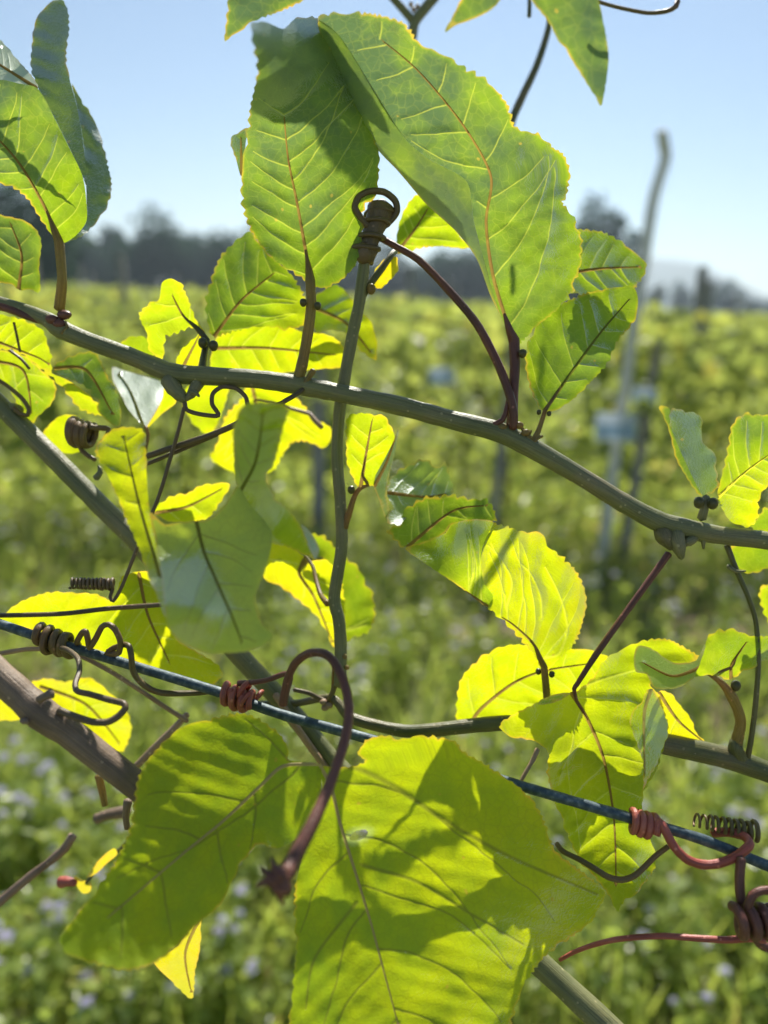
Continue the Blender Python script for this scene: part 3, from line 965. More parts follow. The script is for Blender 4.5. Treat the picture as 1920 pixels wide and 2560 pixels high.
class Patch:
    """one sheet of a leaf, traced in the photograph and given its own relief in depth"""
    def __init__(self, d, o, m=None, g=(0, 0), fold=0.0, bend=0.0, c=None, tone=0.5, ser=5.0, ruf=1.0, plain=(), step=13, grad=(0, 0), pitch=27.0, holes=(), nv=0, lines=(), vk=0.0, rib=(5.0, 1.6), pal=0.0, vw=1.0):
        LEAF_SEED[0] += 1
        self.seed = LEAF_SEED[0] * 3.7
        self.d, self.g, self.fold, self.bend, self.tone0, self.ruf, self.grad = d, g, fold, bend, tone, ruf, grad
        self.o = [p[:2] for p in o]
        if m is None:
            cx = sum(p[0] for p in o) / len(o); cy = sum(p[1] for p in o) / len(o)
            m = [o[0][:2], (cx, cy)]
        self.mid = [p[:2] for p in m]
        self.ref = self.mid[0]
        self.tps = tps_fit(c) if c else None
        self.mpp = d / FPX
        self.holes = holes
        # outline
        n = len(self.o)
        idx = np.arange(n)[:, None].astype(float)
        D = catmull(np.hstack([np.array(self.o), np.zeros((n, 1)), idx]), 7.0, True)
        par = []
        # parameter: index of the control point each dense point follows
        cnt = 0
        P = np.array(self.o)
        for i in range(n):
            L = np.linalg.norm(P[(i + 1) % n] - P[i]); k = max(1, int(math.ceil(L / 7.0)))
            par += [i] * k
        par = np.array(par)
        xy = D[:, :2].copy()
        tg = np.roll(xy, -1, 0) - np.roll(xy, 1, 0)
        nrm = np.stack([tg[:, 1], -tg[:, 0]], 1); nrm /= np.linalg.norm(nrm, axis=1)[:, None] + 1e-9
        area = 0.5 * np.sum(xy[:, 0] * np.roll(xy[:, 1], -1) - np.roll(xy[:, 0], -1) * xy[:, 1])
        if area < 0: nrm = -nrm
        s = np.concatenate([[0], np.cumsum(np.linalg.norm(np.diff(xy, axis=0), axis=1))])
        rag = ~np.isin(par, list(plain)) if len(plain) else np.ones(len(xy), bool)
        for i in range(len(xy)):
            if not rag[i]: continue
            nz = noise.noise(Vector((s[i] * 0.011, self.seed, 0)))
            ph = s[i] / (pitch * (1 + 0.3 * noise.noise(Vector((s[i] * 0.006, self.seed, 7)))))
            f = ph % 1.0
            tooth = (f / 0.65 if f < 0.65 else (1 - f) / 0.35) ** 0.8 - 0.5
            amp = 1.75 * ser * (0.5 + 0.9 * (noise.noise(Vector((s[i] * 0.013, self.seed, 3))) + .5))
            xy[i] += nrm[i] * (amp * tooth + 3.5 * nz * (ser > 0))
        self.rag = rag
        self.dense = xy
        # interior points
        lo, hi = xy.min(0), xy.max(0)
        gx = np.arange(lo[0], hi[0], step); gy = np.arange(lo[1], hi[1], step * .87)
        G = np.array([(a + (step / 2 if j % 2 else 0) + random.uniform(-1.5, 1.5), b + random.uniform(-1.5, 1.5)) for j, b in enumerate(gy) for a in gx])
        ins = self.inside(G)
        dist = np.min(np.linalg.norm(G[:, None] - xy[None, ::2], axis=-1), axis=1) if len(G) * len(xy) < 6e7 else np.full(len(G), 99)
        G = G[ins & (dist > step * .5)]
        for hx, hy, ha, hb, hr in holes:
            co, si = math.cos(hr), math.sin(hr)
            u = (G[:, 0] - hx) * co + (G[:, 1] - hy) * si; w = -(G[:, 0] - hx) * si + (G[:, 1] - hy) * co
            G = G[(u / (ha * 1.25)) ** 2 + (w / (hb * 1.25)) ** 2 > 1]
        pts = [Vector(p) for p in xy] + [Vector(p) for p in G]
        nb = len(xy)
        loops = [list(range(nb))]
        for hx, hy, ha, hb, hr in holes:
            ring = []
            for k in range(18):
                a = k / 18 * 2 * math.pi
                rr = 1 + .12 * noise.noise(Vector((k * 1.7, 3, self.seed)))
                u, w = ha * rr * math.cos(a), hb * rr * math.sin(a)
                ring.append(len(pts)); pts.append(Vector((hx + u * math.cos(hr) - w * math.sin(hr), hy + u * math.sin(hr) + w * math.cos(hr))))
            loops.append(ring)
        edges = [(l[i], l[(i + 1) % len(l)]) for l in loops for i in range(len(l))]
        # midrib strip: its two borders and its crest are built into the blade's mesh
        self.ribw = rib
        if rib:
            q = catmull(np.hstack([np.array(self.mid), np.zeros((len(self.mid), 1))]), 9.0)[:, :2]
            keep = self.inside(q); keep[0] = True
            if not keep.all(): q = q[: max(2, int(np.argmin(keep)))]
            if len(q) > 12: q = q[: int(len(q) * .94)]
            L = np.concatenate([[0], np.cumsum(np.linalg.norm(np.diff(q, axis=0), axis=1))])
            self.ribL = max(L[-1], 1.0)
            tg = np.gradient(q, axis=0); tg /= np.linalg.norm(tg, axis=1)[:, None] + 1e-9
            nn = np.stack([-tg[:, 1], tg[:, 0]], 1)
            hw = (rib[0] + (rib[1] - rib[0]) * L / self.ribL)[:, None]
            self.ribq, self.ribhw = q, hw[:, 0]
            for off in (-hw, 0 * hw, hw):
                ln = (q + nn * off)
                ln = ln[self.inside(ln)]
                k0 = len(pts)
                pts += [Vector(t) for t in ln]
                edges += [(k0 + i, k0 + i + 1) for i in range(len(ln) - 1)]
        self.vl = self.make_veins(nv) + [(catmull(np.hstack([np.array([q[:2] for q in ln]), np.zeros((len(ln), 1))]), 11.0)[:, :2], w, w * .45) for ln, w in lines]
        self.vl = [(q[self.inside(q)], w0, w1) for q, w0, w1 in self.vl]
        for q, w0, w1 in self.vl:
            k0 = len(pts)
            pts += [Vector(t) for t in q]
            edges += [(k0 + i, k0 + i + 1) for i in range(len(q) - 1)]
            if len(q) > 2:
                tg = np.gradient(q, axis=0); tg /= np.linalg.norm(tg, axis=1)[:, None] + 1e-9
                nn = np.stack([-tg[:, 1], tg[:, 0]], 1)
                ww = np.linspace(w0, w1, len(q))[:, None] * vw
                for sg in (-1.9, 1.9):
                    gq = q[1:] + nn[1:] * ww[1:] * sg
                    pts += [Vector(t) for t in gq[self.inside(gq)]]
        r = delaunay_2d_cdt(pts, edges, [], 0, 1e-4)
        vx = np.array([tuple(p) for p in r[0]])
        cen = np.array([vx[list(f)].mean(0) for f in r[2]])
        ok = self.inside(cen)
        for hx, hy, ha, hb, hr in holes:
            co, si = math.cos(hr), math.sin(hr)
            u = (cen[:, 0] - hx) * co + (cen[:, 1] - hy) * si; w = -(cen[:, 0] - hx) * si + (cen[:, 1] - hy) * co
            ok &= (u / ha) ** 2 + (w / hb) ** 2 > .92
        self.tris = [tuple(f) for f, k in zip(r[2], ok) if k]
        self.xy = vx
        d_ = self.depth(vx[:, 0], vx[:, 1])
        self.ribtris = []
        if rib:
            def rel(P):
                ds = np.linalg.norm(P[:, None] - self.ribq[None], axis=-1)
                k = ds.argmin(1)
                _, t = polyline_frame(P[:, 0], P[:, 1], self.ribq)
                return np.where(ds.min(1) < self.ribhw[k] + 7, np.abs(t) / self.ribhw[k], 9.0)
            rv = rel(vx)
            d_ = d_ - 0.85 * self.mpp * rib[0] * np.sqrt(np.clip(1 - rv ** 2, 0, 1))
            cc = np.array([vx[list(f)].mean(0) for f in self.tris])
            isr = rel(cc) < .999
            self.ribtris = [t for t, k in zip(self.tris, isr) if k]
            self.tris = [t for t, k in zip(self.tris, isr) if not k]
        self.V = at_np(vx[:, 0], vx[:, 1], d_)
        s_, t_ = polyline_frame(vx[:, 0], vx[:, 1], self.mid)
        real = xy[rag] if rag.any() else xy
        e_ = np.min(np.linalg.norm(vx[:, None] - real[None], axis=-1), axis=1)
        self.lf = np.stack([s_ * self.mpp + self.seed * .01, t_ * self.mpp, e_ * self.mpp], 1)
        vd = np.full(len(vx), 40.0)
        va = np.full(len(vx), 60.0)
        for q, w0, w1 in self.vl:
            if len(q) < 2: continue
            A, B = q[:-1], q[1:]
            dd = B - A
            rel = vx[:, None] - A[None]
            tt = np.clip((rel * dd[None]).sum(-1) / ((dd ** 2).sum(-1) + 1e-9)[None], 0, 1)
            ds = np.linalg.norm(rel - tt[..., None] * dd[None], axis=-1)
            va = np.minimum(va, ds.min(1))
            wv = w0 + (w1 - w0) * (np.arange(len(A)) / max(1, len(A)))
            vd = np.minimum(vd, (ds / (wv[None] * vw)).min(1) + (.85 if w0 < 1.2 else 0.0))
        self.vd = vd
        if self.vl:      # the blade is quilted: it bellies out between the veins
            quilt = np.clip(va / 16.0, 0, 1) ** .8 * (4.2 if ruf > .6 else 1.6) * np.clip(e_ / 25, 0, 1)
            self.V = at_np(vx[:, 0], vx[:, 1], d_ + quilt * self.mpp)
        self.vk = np.full(len(vx), vk)
        self.pal = np.full(len(vx), pal)
        for hx, hy, ha, hb, hr in holes:
            u = (vx[:, 0] - hx) * math.cos(hr) + (vx[:, 1] - hy) * math.sin(hr); w = -(vx[:, 0] - hx) * math.sin(hr) + (vx[:, 1] - hy) * math.cos(hr)
            self.pal = np.maximum(self.pal, np.clip(2.6 - 1.3 * np.sqrt((u / ha) ** 2 + (w / hb) ** 2), 0, 1))
        L_ = max(1.0, np.abs(s_).max()); W_ = max(1.0, np.abs(t_).max())
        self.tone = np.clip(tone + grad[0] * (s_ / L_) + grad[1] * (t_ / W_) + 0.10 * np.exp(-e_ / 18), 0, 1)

    def make_veins(self, nv):
        out = []
        if not nv: return out
        q = catmull(np.hstack([np.array(self.mid), np.zeros((len(self.mid), 1))]), 12.0)[:, :2]
        keep = self.inside(q); keep[0] = True
        q = q[: max(2, (np.argmin(keep) if not keep.all() else len(q)))]
        L = np.concatenate([[0], np.cumsum(np.linalg.norm(np.diff(q, axis=0), axis=1))])
        rnd = random.Random(self.seed)
        for side in (-1, 1):
            prev = None
            for k in range(nv):
                s0 = L[-1] * (k + .3 + rnd.uniform(-.15, .15) + (.25 if side > 0 else 0)) / nv
                if s0 > L[-1] * .97: continue
                i = min(len(q) - 2, int(np.searchsorted(L, s0)))
                tg = q[min(i + 1, len(q) - 1)] - q[max(i - 1, 0)]; tg = tg / (np.linalg.norm(tg) + 1e-9)
                nn = np.array((-tg[1], tg[0])) * side
                pos = q[i].copy(); pl = [pos.copy()]
                ang = math.radians(60 + rnd.uniform(-7, 7)); wob = 0.0
                for st in range(70):
                    wob = .8 * wob + rnd.uniform(-.13, .13)
                    a = ang * max(.30, 1 - st * .020) + wob
                    pos = pos + (tg * math.cos(a) + nn * math.sin(a)) * 11
                    pl.append(pos.copy())
                pl = np.array(pl); ins = self.inside(pl); ins[0] = True
                stop = np.argmin(ins) if not ins.all() else len(pl)
                pl = pl[: max(0, int(stop * .93))]
                if len(pl) < 4: continue
                out.append((pl, 2.1, .9))
                prev = pl
        return out

    def inside(self, G):
        poly = self.dense
        x, y = G[:, 0], G[:, 1]
        res = np.zeros(len(G), bool)
        x1, y1 = poly[:, 0], poly[:, 1]; x2, y2 = np.roll(x1, -1), np.roll(y1, -1)
        for a, b, c, e in zip(x1, y1, x2, y2):
            cond = ((b > y) != (e > y))
            with np.errstate(divide='ignore', invalid='ignore'):
                res ^= cond & (x < (c - a) * (y - b) / (e - b + 1e-12) + a)
        return res

    def depth(self, x, y):
        x = np.asarray(x, float); y = np.asarray(y, float)
        s, t = polyline_frame(x, y, self.mid)
        dz = self.g[0] * (x - self.ref[0]) + self.g[1] * (y - self.ref[1])
        dz = dz + self.fold * (np.sqrt(t * t + 30.0 ** 2) - 30.0)
        dz = dz + self.bend * s * s / 400.0
        dz = dz * self.mpp
        if self.tps is not None: dz = dz + self.tps(x, y) * 0.001
        k = self.mpp * self.ruf
        wav = np.array([noise.noise(Vector((a * .0085, b * .0085, self.seed))) * 16 + noise.noise(Vector((a * .024, b * .024, self.seed + 5))) * 4.5 for a, b in zip(x, y)])
        # blade puffs up a little between the side veins
        wav = wav + 2.2 * np.sin((s - .55 * np.abs(t)) * .12)
        att = np.clip(np.abs(t) / 50, .15, 1)
        return self.d + dz + wav * k * att


def leaf(vine, name, patches, ribmat='midrib', pet=None, petmat='petiole', pr=(1.1, 1.2), glands=(), gr=1.5, label=None):
    V, T, lf, tone, o = [], [], [], [], 0
    for p in patches:
        V.append(p.V); T += [tuple(i + o for i in t) for t in p.tris]; lf.append(p.lf); tone.append(p.tone); o += len(p.V)
    base = at(*patches[0].ref, patches[0].d)
    ob = mesh_obj(name, np.concatenate(V), T, M['leaf'], vine, base, True, {'lf': np.concatenate(lf), 'tone': np.concatenate(tone), 'vd': np.concatenate([q.vd for q in patches]), 'vk': np.concatenate([q.vk for q in patches]), 'pal': np.concatenate([q.pal for q in patches])})
    if label: ob['label'] = label
    # midribs
    for p in patches:
        if not p.ribtris: continue
        used = sorted({i for t in p.ribtris for i in t})
        mp = {a: b for b, a in enumerate(used)}
        mesh_obj('midrib', p.V[used], [tuple(mp[i] for i in t) for t in p.ribtris], M[ribmat], ob, base)
    if pet:
        p0 = patches[0]
        path, rad = pxpath(pet, p0.d)
        rad = np.interp(np.linspace(0, 1, len(path)), np.linspace(0, 1, len(pr)), pr) * .001
        if p0.ribw and len(p0.ribq) > 8:
            far = np.linalg.norm(p0.ribq - p0.ribq[0], axis=1)
            ks = [int(np.searchsorted(far, s)) for s in (78, 52, 28)]
            q = p0.ribq[[min(k, len(p0.ribq) - 1) for k in ks]]
            a0 = np.array(at(*pet[0][:2], 1.0) - EYE); b0 = np.array(at(*pet[-1][:2], 1.0) - EYE)
            start_is_blade = np.linalg.norm(np.array(pet[0][:2]) - p0.ribq[0]) <= np.linalg.norm(np.array(pet[-1][:2]) - p0.ribq[0])
            rb = rad[0] if start_is_blade else rad[-1]
            rs = np.array([.22, .45, .75]) * rb
            extra = at_np(q[:, 0], q[:, 1], p0.depth(q[:, 0], q[:, 1]) - rs * .3)
            if start_is_blade:
                allp = np.vstack([np.hstack([extra, rs[:, None]]), np.hstack([path, rad[:, None]])])
            else:
                allp = np.vstack([np.hstack([path, rad[:, None]]), np.hstack([extra, rs[:, None]])[::-1]])
            allp = catmull(allp, .002)
            path, rad = allp[:, :3], allp[:, 3]
        v, f = tube_geo(path, rad, 10, .06)
        mesh_obj('petiole', v, f, M[petmat], ob, path[0], attrs={'tu': TUBE_ATTR[0]})
    for gx, gy, gd in glands:
        w = at(gx, gy, gd)
        v, f = ball_geo((0, 0, 0), gr * .001, (1, 1, 1.25))
        v = v + np.array(w)
        # dimpled tip
        dvec = v - np.array(w)
        v = v - dvec * (0.35 * np.clip(dvec[:, 2:] / (gr * .001) - .75, 0, 1))
        mesh_obj('gland', v, f, M['gland'], ob, w)
    return ob


def PV(n, dark, *a, **k):
    return Patch(*a, nv=n, vk=dark, **k)


def PN(n, dark, *a, **k):
    return Patch(*a, nv=n, vk=dark, rib=None, **k)


def node_knob(vine, x, y, d, r, mat, sq=(1.3, 1, .9), name='node'):
    w = at(x, y, d)
    v, f = ball_geo((0, 0, 0), r * .001, sq, 12, 9)
    v = np.array([(1 + .22 * noise.noise(Vector(p) * (600 / r) + Vector((x, y, 0)))) * p for p in v]) + np.array(w)
    return mesh_obj(name, v, f, M[mat], vine, w)


def coil(vine, A, B, turns, R, r, mat, name='tendril', jitter=.12, taper=1.0, tail=None, lead=None, per=14, phase=0.0, grow=0.0, seed=1):
    """A, B: (x, y, d) pixel points of the coil's axis; R, r in mm; tail/lead: pixel paths joined on"""
    H = helix_path(at(*A), at(*B), turns, R * .001, per, phase, jitter, seed, grow)
    if tail:
        t = np.array([tuple(at(*p)) for p in tail])
        H = np.vstack([H, t])
    if lead:
        t = np.array([tuple(at(*p)) for p in lead])
        H = np.vstack([t, H])
    Q = catmull(H, .0015)
    v, f = tube_geo(Q, np.linspace(r, r * taper, len(Q)) * .001, 9, .08)
    return mesh_obj(name, v, f, M[mat], vine, Q[0], attrs={'tu': TUBE_ATTR[0]})


def vine_root(x, y, d, label, name='vine_shoot'):
    return tag(empty(name, at(x, y, d)), label, 'vine')


# ------------------------------------------------------------------ the blue-green trellis wire
wire_pts = [(-140, 1516, .292), (0, 1560, .288), (120, 1600, .285), (540, 1728, .275), (700, 1785, .272), (930, 1850, .268), (1300, 1964, .265), (1600, 2052, .262), (1760, 2100, .260), (1920, 2165, .257), (2060, 2220, .254)]
wp, _ = pxpath(wire_pts)
wv_, wf_ = tube_geo(wp, .00182, 14, .06)
w0 = at(0, 1560, .288)
tag(mesh_obj('trellis_wire', wv_, wf_, M['wire'], None, w0), 'thick blue-green weathered wire sloping across the lower picture', 'wire')

# ================================================================== VINE 1: the long grey-green stem across the middle
v1 = vine_root(-100, 735, .30, 'long grey-green vine stem arching across the middle with leaves standing up')
S1 = [(-160, 700, .30, 2.6), (0, 757, .298, 2.6), (60, 775, .297, 2.6), (120, 800, .295, 3.0), (150, 822, .294, 3.7), (215, 850, .293, 3.3), (330, 892, .292, 3.4), (430, 932, .291, 3.8),
      (520, 940, .29, 3.6), (640, 948, .289, 3.6), (740, 962, .288, 3.7), (860, 985, .287, 3.5), (1000, 1015, .286, 3.55), (1130, 1050, .285, 3.6), (1240, 1078, .284, 3.9), (1320, 1115, .284, 3.8), (1450, 1190, .284, 3.55),
      (1560, 1258, .284, 3.6), (1650, 1305, .284, 4.0), (1730, 1325, .284, 3.8), (1800, 1338, .284, 3.5), (1920, 1352, .284, 3.45), (2100, 1385, .284, 3.4)]
tube('stem', S1, M['stem_green'], v1, sides=16, bump=.07)
tube('shoot', [(-160, 735, .296), (0, 766, .296), (70, 790, .2955), (118, 806, .2955)], M['petiole_red'], v1, r=1.6)

# L1 : upright leaf, top left
a = F((128, 525), (95, 482), (60, 432), (20, 402), (-60, 380), (-110, 300), (-80, 180), (0, 172), (40, 180), (82, 192), (115, 250), (150, 320), (178, 380), (187, 440), (186, 480), (160, 512))
b = F((128, 525), (160, 512), (186, 480), (187, 430), (182, 330), (168, 240), (155, 182), (175, 215), (200, 250), (225, 320), (241, 385), (238, 425), (215, 470), (185, 505), (150, 522))
c_ = F((82, 192), (68, 150), (68, 110), (74, 55), (95, 15), (128, -2), (143, 15), (148, 60), (143, 130), (150, 170), (168, 240), (182, 330), (187, 400), (178, 380), (150, 320), (115, 250))
e_ = F((82, 192), (40, 180), (0, 172), (-80, 180), (-90, 60), (-40, 66), (0, 88), (40, 130), (70, 165))
leaf(v1, 'leaf', [
    PV(9, 0.0, .288, a, F((128, 525), (98, 450), (50, 365), (5, 310), (-60, 250)), g=(.05, .30), fold=.12, tone=.34, grad=(-.34, 0), plain=range(6, 16)),  # tone lowered to imitate the veil of glare
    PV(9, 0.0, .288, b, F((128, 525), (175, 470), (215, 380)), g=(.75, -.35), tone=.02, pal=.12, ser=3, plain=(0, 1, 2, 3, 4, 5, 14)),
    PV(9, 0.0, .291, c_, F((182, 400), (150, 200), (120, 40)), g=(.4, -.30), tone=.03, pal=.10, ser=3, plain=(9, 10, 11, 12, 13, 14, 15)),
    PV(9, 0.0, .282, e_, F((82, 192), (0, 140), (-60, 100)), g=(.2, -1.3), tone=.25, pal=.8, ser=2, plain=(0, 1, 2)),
], pet=F((128, 525, .288), (132, 570, .289), (134, 610, .290), (128, 668, .2935)), pr=(1.75, 1.75, 2.1), label='upright left leaf lit yellow on its underside')
for gx, gy in ((112, 690), (140, 680), (128, 700)): node_knob(v1, gx / .864, gy / .864, .2915, 2.3, 'petiole_red', (1.2, .9, .8))
tube('stipule', Z(0, 540, (400, 760, .291), (435, 720, .2905), (425, 680, .290)), M['petiole'], v1, r=(.9, .8, .3))

# L2 : big upright leaf left of centre, its top bent over towards the lens
a = F((668, 612), (640, 592), (590, 560), (545, 505), (522, 440), (522, 380), (532, 300), (545, 220), (556, 150), (548, 100), (543, 52), (575, 48), (612, 62), (640, 40), (690, 45), (730, 130), (790, 220), (815, 330), (812, 415), (786, 450), (784, 520), (772, 565), (735, 605), (700, 622), (682, 618))
b = F((522, 380), (510, 345), (498, 305), (508, 291), (538, 276), (532, 300))
leaf(v1, 'leaf', [
    PV(8, 0.0, .284, a, F((672, 612), (660, 540), (640, 430), (622, 340), (612, 230)), g=(0, .10), fold=-.10, tone=.26, grad=(-.28, 0),  # dull tone stands in for glare over this leaf
          c=[(p[0] / .864, p[1] / .864, p[2]) for p in ((668, 612, 0), (545, 505, 4), (784, 520, 5), (522, 400, 4), (640, 400, 0), (812, 415, 6), (545, 220, -18), (640, 250, -8), (790, 225, 2), (548, 90, -62), (600, 120, -40), (640, 45, -22), (700, 70, -8), (735, 140, -2))], plain=(11, 12)),
    PV(8, 0.0, .29, b, F((522, 380), (520, 290)), g=(-.5, 0), tone=.1, ser=3, plain=(0, 5)),
], pet=F((670, 605, .2835), (672, 660, .2838), (665, 720, .2850), (652, 790, .2865), (640, 832, .2885)), pr=(1.9, 2.0, 2.1, 2.3), petmat='petiole',
    glands=[(655 / .864, 653 / .864, .281), (686 / .864, 660 / .864, .281)], gr=1.35, label='large centre leaf bent over towards the lens at its top')
tube('cut_stalk', F((652, 836, .286), (665, 818, .285), (677, 800, .284)), M['petiole'], v1, r=(1.5, 1.0, 1.25))
tube('tendril', F((612, 868, .283), (640, 852, .284), (655, 840, .285)), M['tendril_dark'], v1, r=.9)

# L3 : big arched leaf right of centre; cast shade on its left strip built as a darker fold
midline = [(1110, 742), (1078, 672), (1056, 600), (1024, 480), (1008, 392), (930, 345), (880, 305), (850, 262), (790, 165), (735, 80), (690, 44)]
right = [(700, 30), (760, 27), (810, 31), (870, 50), (905, 95), (960, 120), (1010, 150), (1060, 180), (1095, 225), (1112, 275), (1165, 290), (1195, 320), (1215, 332), (1231, 370), (1222, 420), (1215, 440), (1240, 470), (1256, 520), (1250, 580), (1235, 630), (1200, 672), (1150, 712), (1126, 740)]
left = [(690, 70), (722, 160), (762, 240), (815, 322), (860, 370), (920, 440), (985, 500), (1030, 560), (1060, 640), (1094, 705)]
n_m = len(midline)
leaf(v1, 'leaf', [
    PV(9, 0.0, .284, F(*midline, *right), F((1110, 742), (1066, 600), (1050, 480), (1060, 380), (1000, 270), (900, 150), (790, 60)), g=(-.05, .22), fold=.05, tone=.22, grad=(-.24, .10), plain=range(0, n_m - 1),  # muted tone imitates glare on the blade
          c=[(p[0] / .864, p[1] / .864, p[2]) for p in ((1110, 742, 0), (1056, 600, 0), (1008, 392, -4), (850, 262, -6), (735, 80, -10), (690, 44, -12), (1200, 660, 5), (1250, 520, 9), (1150, 450, 1), (1225, 380, 8), (1100, 240, -8), (960, 125, -14), (820, 35, -18), (1150, 600, 2))], ser=7),
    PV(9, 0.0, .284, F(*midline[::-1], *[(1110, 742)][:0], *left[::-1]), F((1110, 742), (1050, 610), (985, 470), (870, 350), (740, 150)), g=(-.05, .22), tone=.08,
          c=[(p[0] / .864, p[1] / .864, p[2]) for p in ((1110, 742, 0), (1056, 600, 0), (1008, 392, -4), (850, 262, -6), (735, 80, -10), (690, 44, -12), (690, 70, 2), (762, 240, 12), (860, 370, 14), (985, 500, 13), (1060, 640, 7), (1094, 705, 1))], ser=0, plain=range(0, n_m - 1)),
], pet=F((1110, 735, .284), (1112, 790, .2835), (1108, 860, .283), (1106, 920, .2835)), pr=(2.1, 1.95, 1.95, 2.2), petmat='petiole_red', glands=[(1129 / .864, 763 / .864, .281)], gr=1.5,
    label='large arched leaf right of centre with the shade on its left built as a dark fold')
for gx, gy in ((1085, 922), (1122, 918), (1135, 935)): node_knob(v1, gx / .864, gy / .864, .281, 1.5, 'petiole', (1.2, .8, .9), 'bud')
tube('stipule', F((1060, 920, .282), (1085, 908, .281), (1094, 882, .2805), (1098, 850, .2805)), M['petiole_red'], v1, r=(1.2, .9, .5))

# L9 : leaf pointing up right, and its mate behind
a = F((1175, 890), (1150, 850), (1138, 800), (1142, 745), (1168, 692), (1210, 658), (1260, 635), (1320, 622), (1366, 620), (1381, 655), (1366, 700), (1332, 740), (1310, 785), (1280, 822), (1240, 860), (1202, 886))
leaf(v1, 'leaf', [PV(7, 0.0, .282, a, F((1175, 890), (1230, 810), (1300, 715), (1372, 632)), g=(.15, -.12), fold=.16, tone=.28, vw=.6, ser=4)], ribmat='vein_dark',
     pet=F((1178, 885, .282), (1165, 925, .282), (1150, 960, .282)), pr=(.8, .9, 1.4), glands=[(1164 / .864, 890 / .864, .281), (1186 / .864, 893 / .864, .281)], gr=.9)
for p_ in (((1150, 950), (1135, 935), (1122, 918)), ((1150, 955), (1163, 945), (1172, 942)), ((1148, 962), (1140, 945), (1147, 930))):
    tube('bud', F(*[(x, y, .2815) for x, y in p_]), M['petiole'], v1, r=(.9, .8, .5))
a = F((1230, 625), (1240, 560), (1246, 500), (1272, 497), (1310, 506), (1362, 536), (1396, 575), (1380, 612), (1340, 650), (1285, 645))
leaf(v1, 'leaf', [PV(5, 0.0, .300, a, F((1225, 590), (1300, 580), (1392, 576)), g=(.3, -.2), tone=.24, ser=5)])

# L7 : small leaf between the two big ones
a = F((856, 545), (860, 490), (880, 442), (905, 420), (940, 446), (985, 500), (1015, 535), (950, 531), (900, 536))
leaf(v1, 'leaf', [PV(5, 0.0, .322, a, F((858, 545), (900, 490), (930, 440)), g=(.0, .35), tone=.42, ser=3)])

# leaf pair at node (440,745)
a = Z(0, 540, (1335, 770), (1240, 722), (1130, 762), (1070, 775), (1062, 850), (1045, 950), (960, 850), (950, 760), (900, 640), (960, 570), (1020, 530), (1050, 430), (1110, 410), (1170, 430), (1218, 540), (1258, 640), (1300, 712))
leaf(v1, 'leaf', [PV(5, 0.0, .300, a, Z(0, 540, (1335, 770), (1190, 650), (1100, 480)), g=(-.1, .45), fold=.12, tone=.50, ser=4)],
     pet=F((518, 837, .30), (510, 850, .30)) if False else F((447, 735, .300), (440, 770, .297), (436, 800, .293)), pr=(1.3, 1.3, 1.7), petmat='gland')
a = Z(480, 500, (135, 890), (103, 760), (92, 640), (130, 500), (190, 360), (262, 288), (370, 210), (480, 330), (620, 460), (720, 600), (730, 800), (600, 840), (480, 815), (300, 840), (200, 868))
leaf(v1, 'leaf', [PV(6, 0.0, .305, a, Z(480, 500, (138, 890), (320, 650), (560, 450)), g=(.25, -.15), fold=.1, tone=.30, grad=(0, .2), ser=5)],
     glands=[(438 / .864, 740 / .864, .296), (461 / .864, 746 / .864, .296)], gr=1.9)
a = Z(480, 500, (150, 905), (300, 830), (500, 797), (620, 812), (690, 845), (850, 870), (940, 912), (1000, 992), (990, 1080), (830, 1100), (600, 1120), (400, 1180), (130, 1120))
leaf(v1, 'leaf', [PV(6, 0.0, .330, a, Z(480, 500, (150, 960), (500, 960), (980, 1010)), g=(.05, .30), tone=.46, grad=(.25, 0), ser=2)])
a = Z(480, 500, (790, 650), (860, 585), (930, 550), (1000, 600), (1060, 680), (1120, 740), (1180, 830), (1203, 930), (1192, 1040), (1120, 1000), (1060, 945), (1000, 860), (880, 835), (800, 850))
leaf(v1, 'leaf', [PV(5, 0.0, .345, a, Z(480, 500, (800, 700), (1000, 800), (1185, 1020)), g=(-.1, -.35), tone=.30, grad=(.45, 0), ser=3)])
a = Z(0, 540, (780, 860), (812, 800), (880, 780), (950, 792), (975, 850), (1010, 920), (1055, 952), (960, 935), (860, 895))
leaf(v1, 'leaf', [PN(0, 0.0, .315, a, g=(0, .2), tone=.42, ser=4)])
a = Z(0, 540, (1140, 965), (1170, 880), (1230, 820), (1292, 768), (1312, 830), (1302, 920), (1282, 985), (1210, 1000))
leaf(v1, 'leaf', [PV(4, 0.0, .310, a, Z(0, 540, (1180, 990), (1290, 775)), g=(0, .35), tone=.62, ser=3)])
tube('node', Z(0, 540, (1090, 1060, .290), (1130, 1120, .2885), (1170, 1165, .288), (1195, 1200, .2875)), M['stem_green'], v1, r=(3.2, 3.4, 2.6, 1.1), bump=.2)
tube('node', Z(0, 540, (1290, 1075, .290), (1260, 1120, .2885), (1235, 1160, .288), (1205, 1190, .2875)), M['stem_green'], v1, r=(2.2, 2.6, 2.2, .9), bump=.25)
tube('stipule', Z(0, 540, (1240, 1140, .287), (1275, 1150, .2865), (1292, 1170, .2865)), M['stem_green'], v1, r=(1.2, .9, .4))

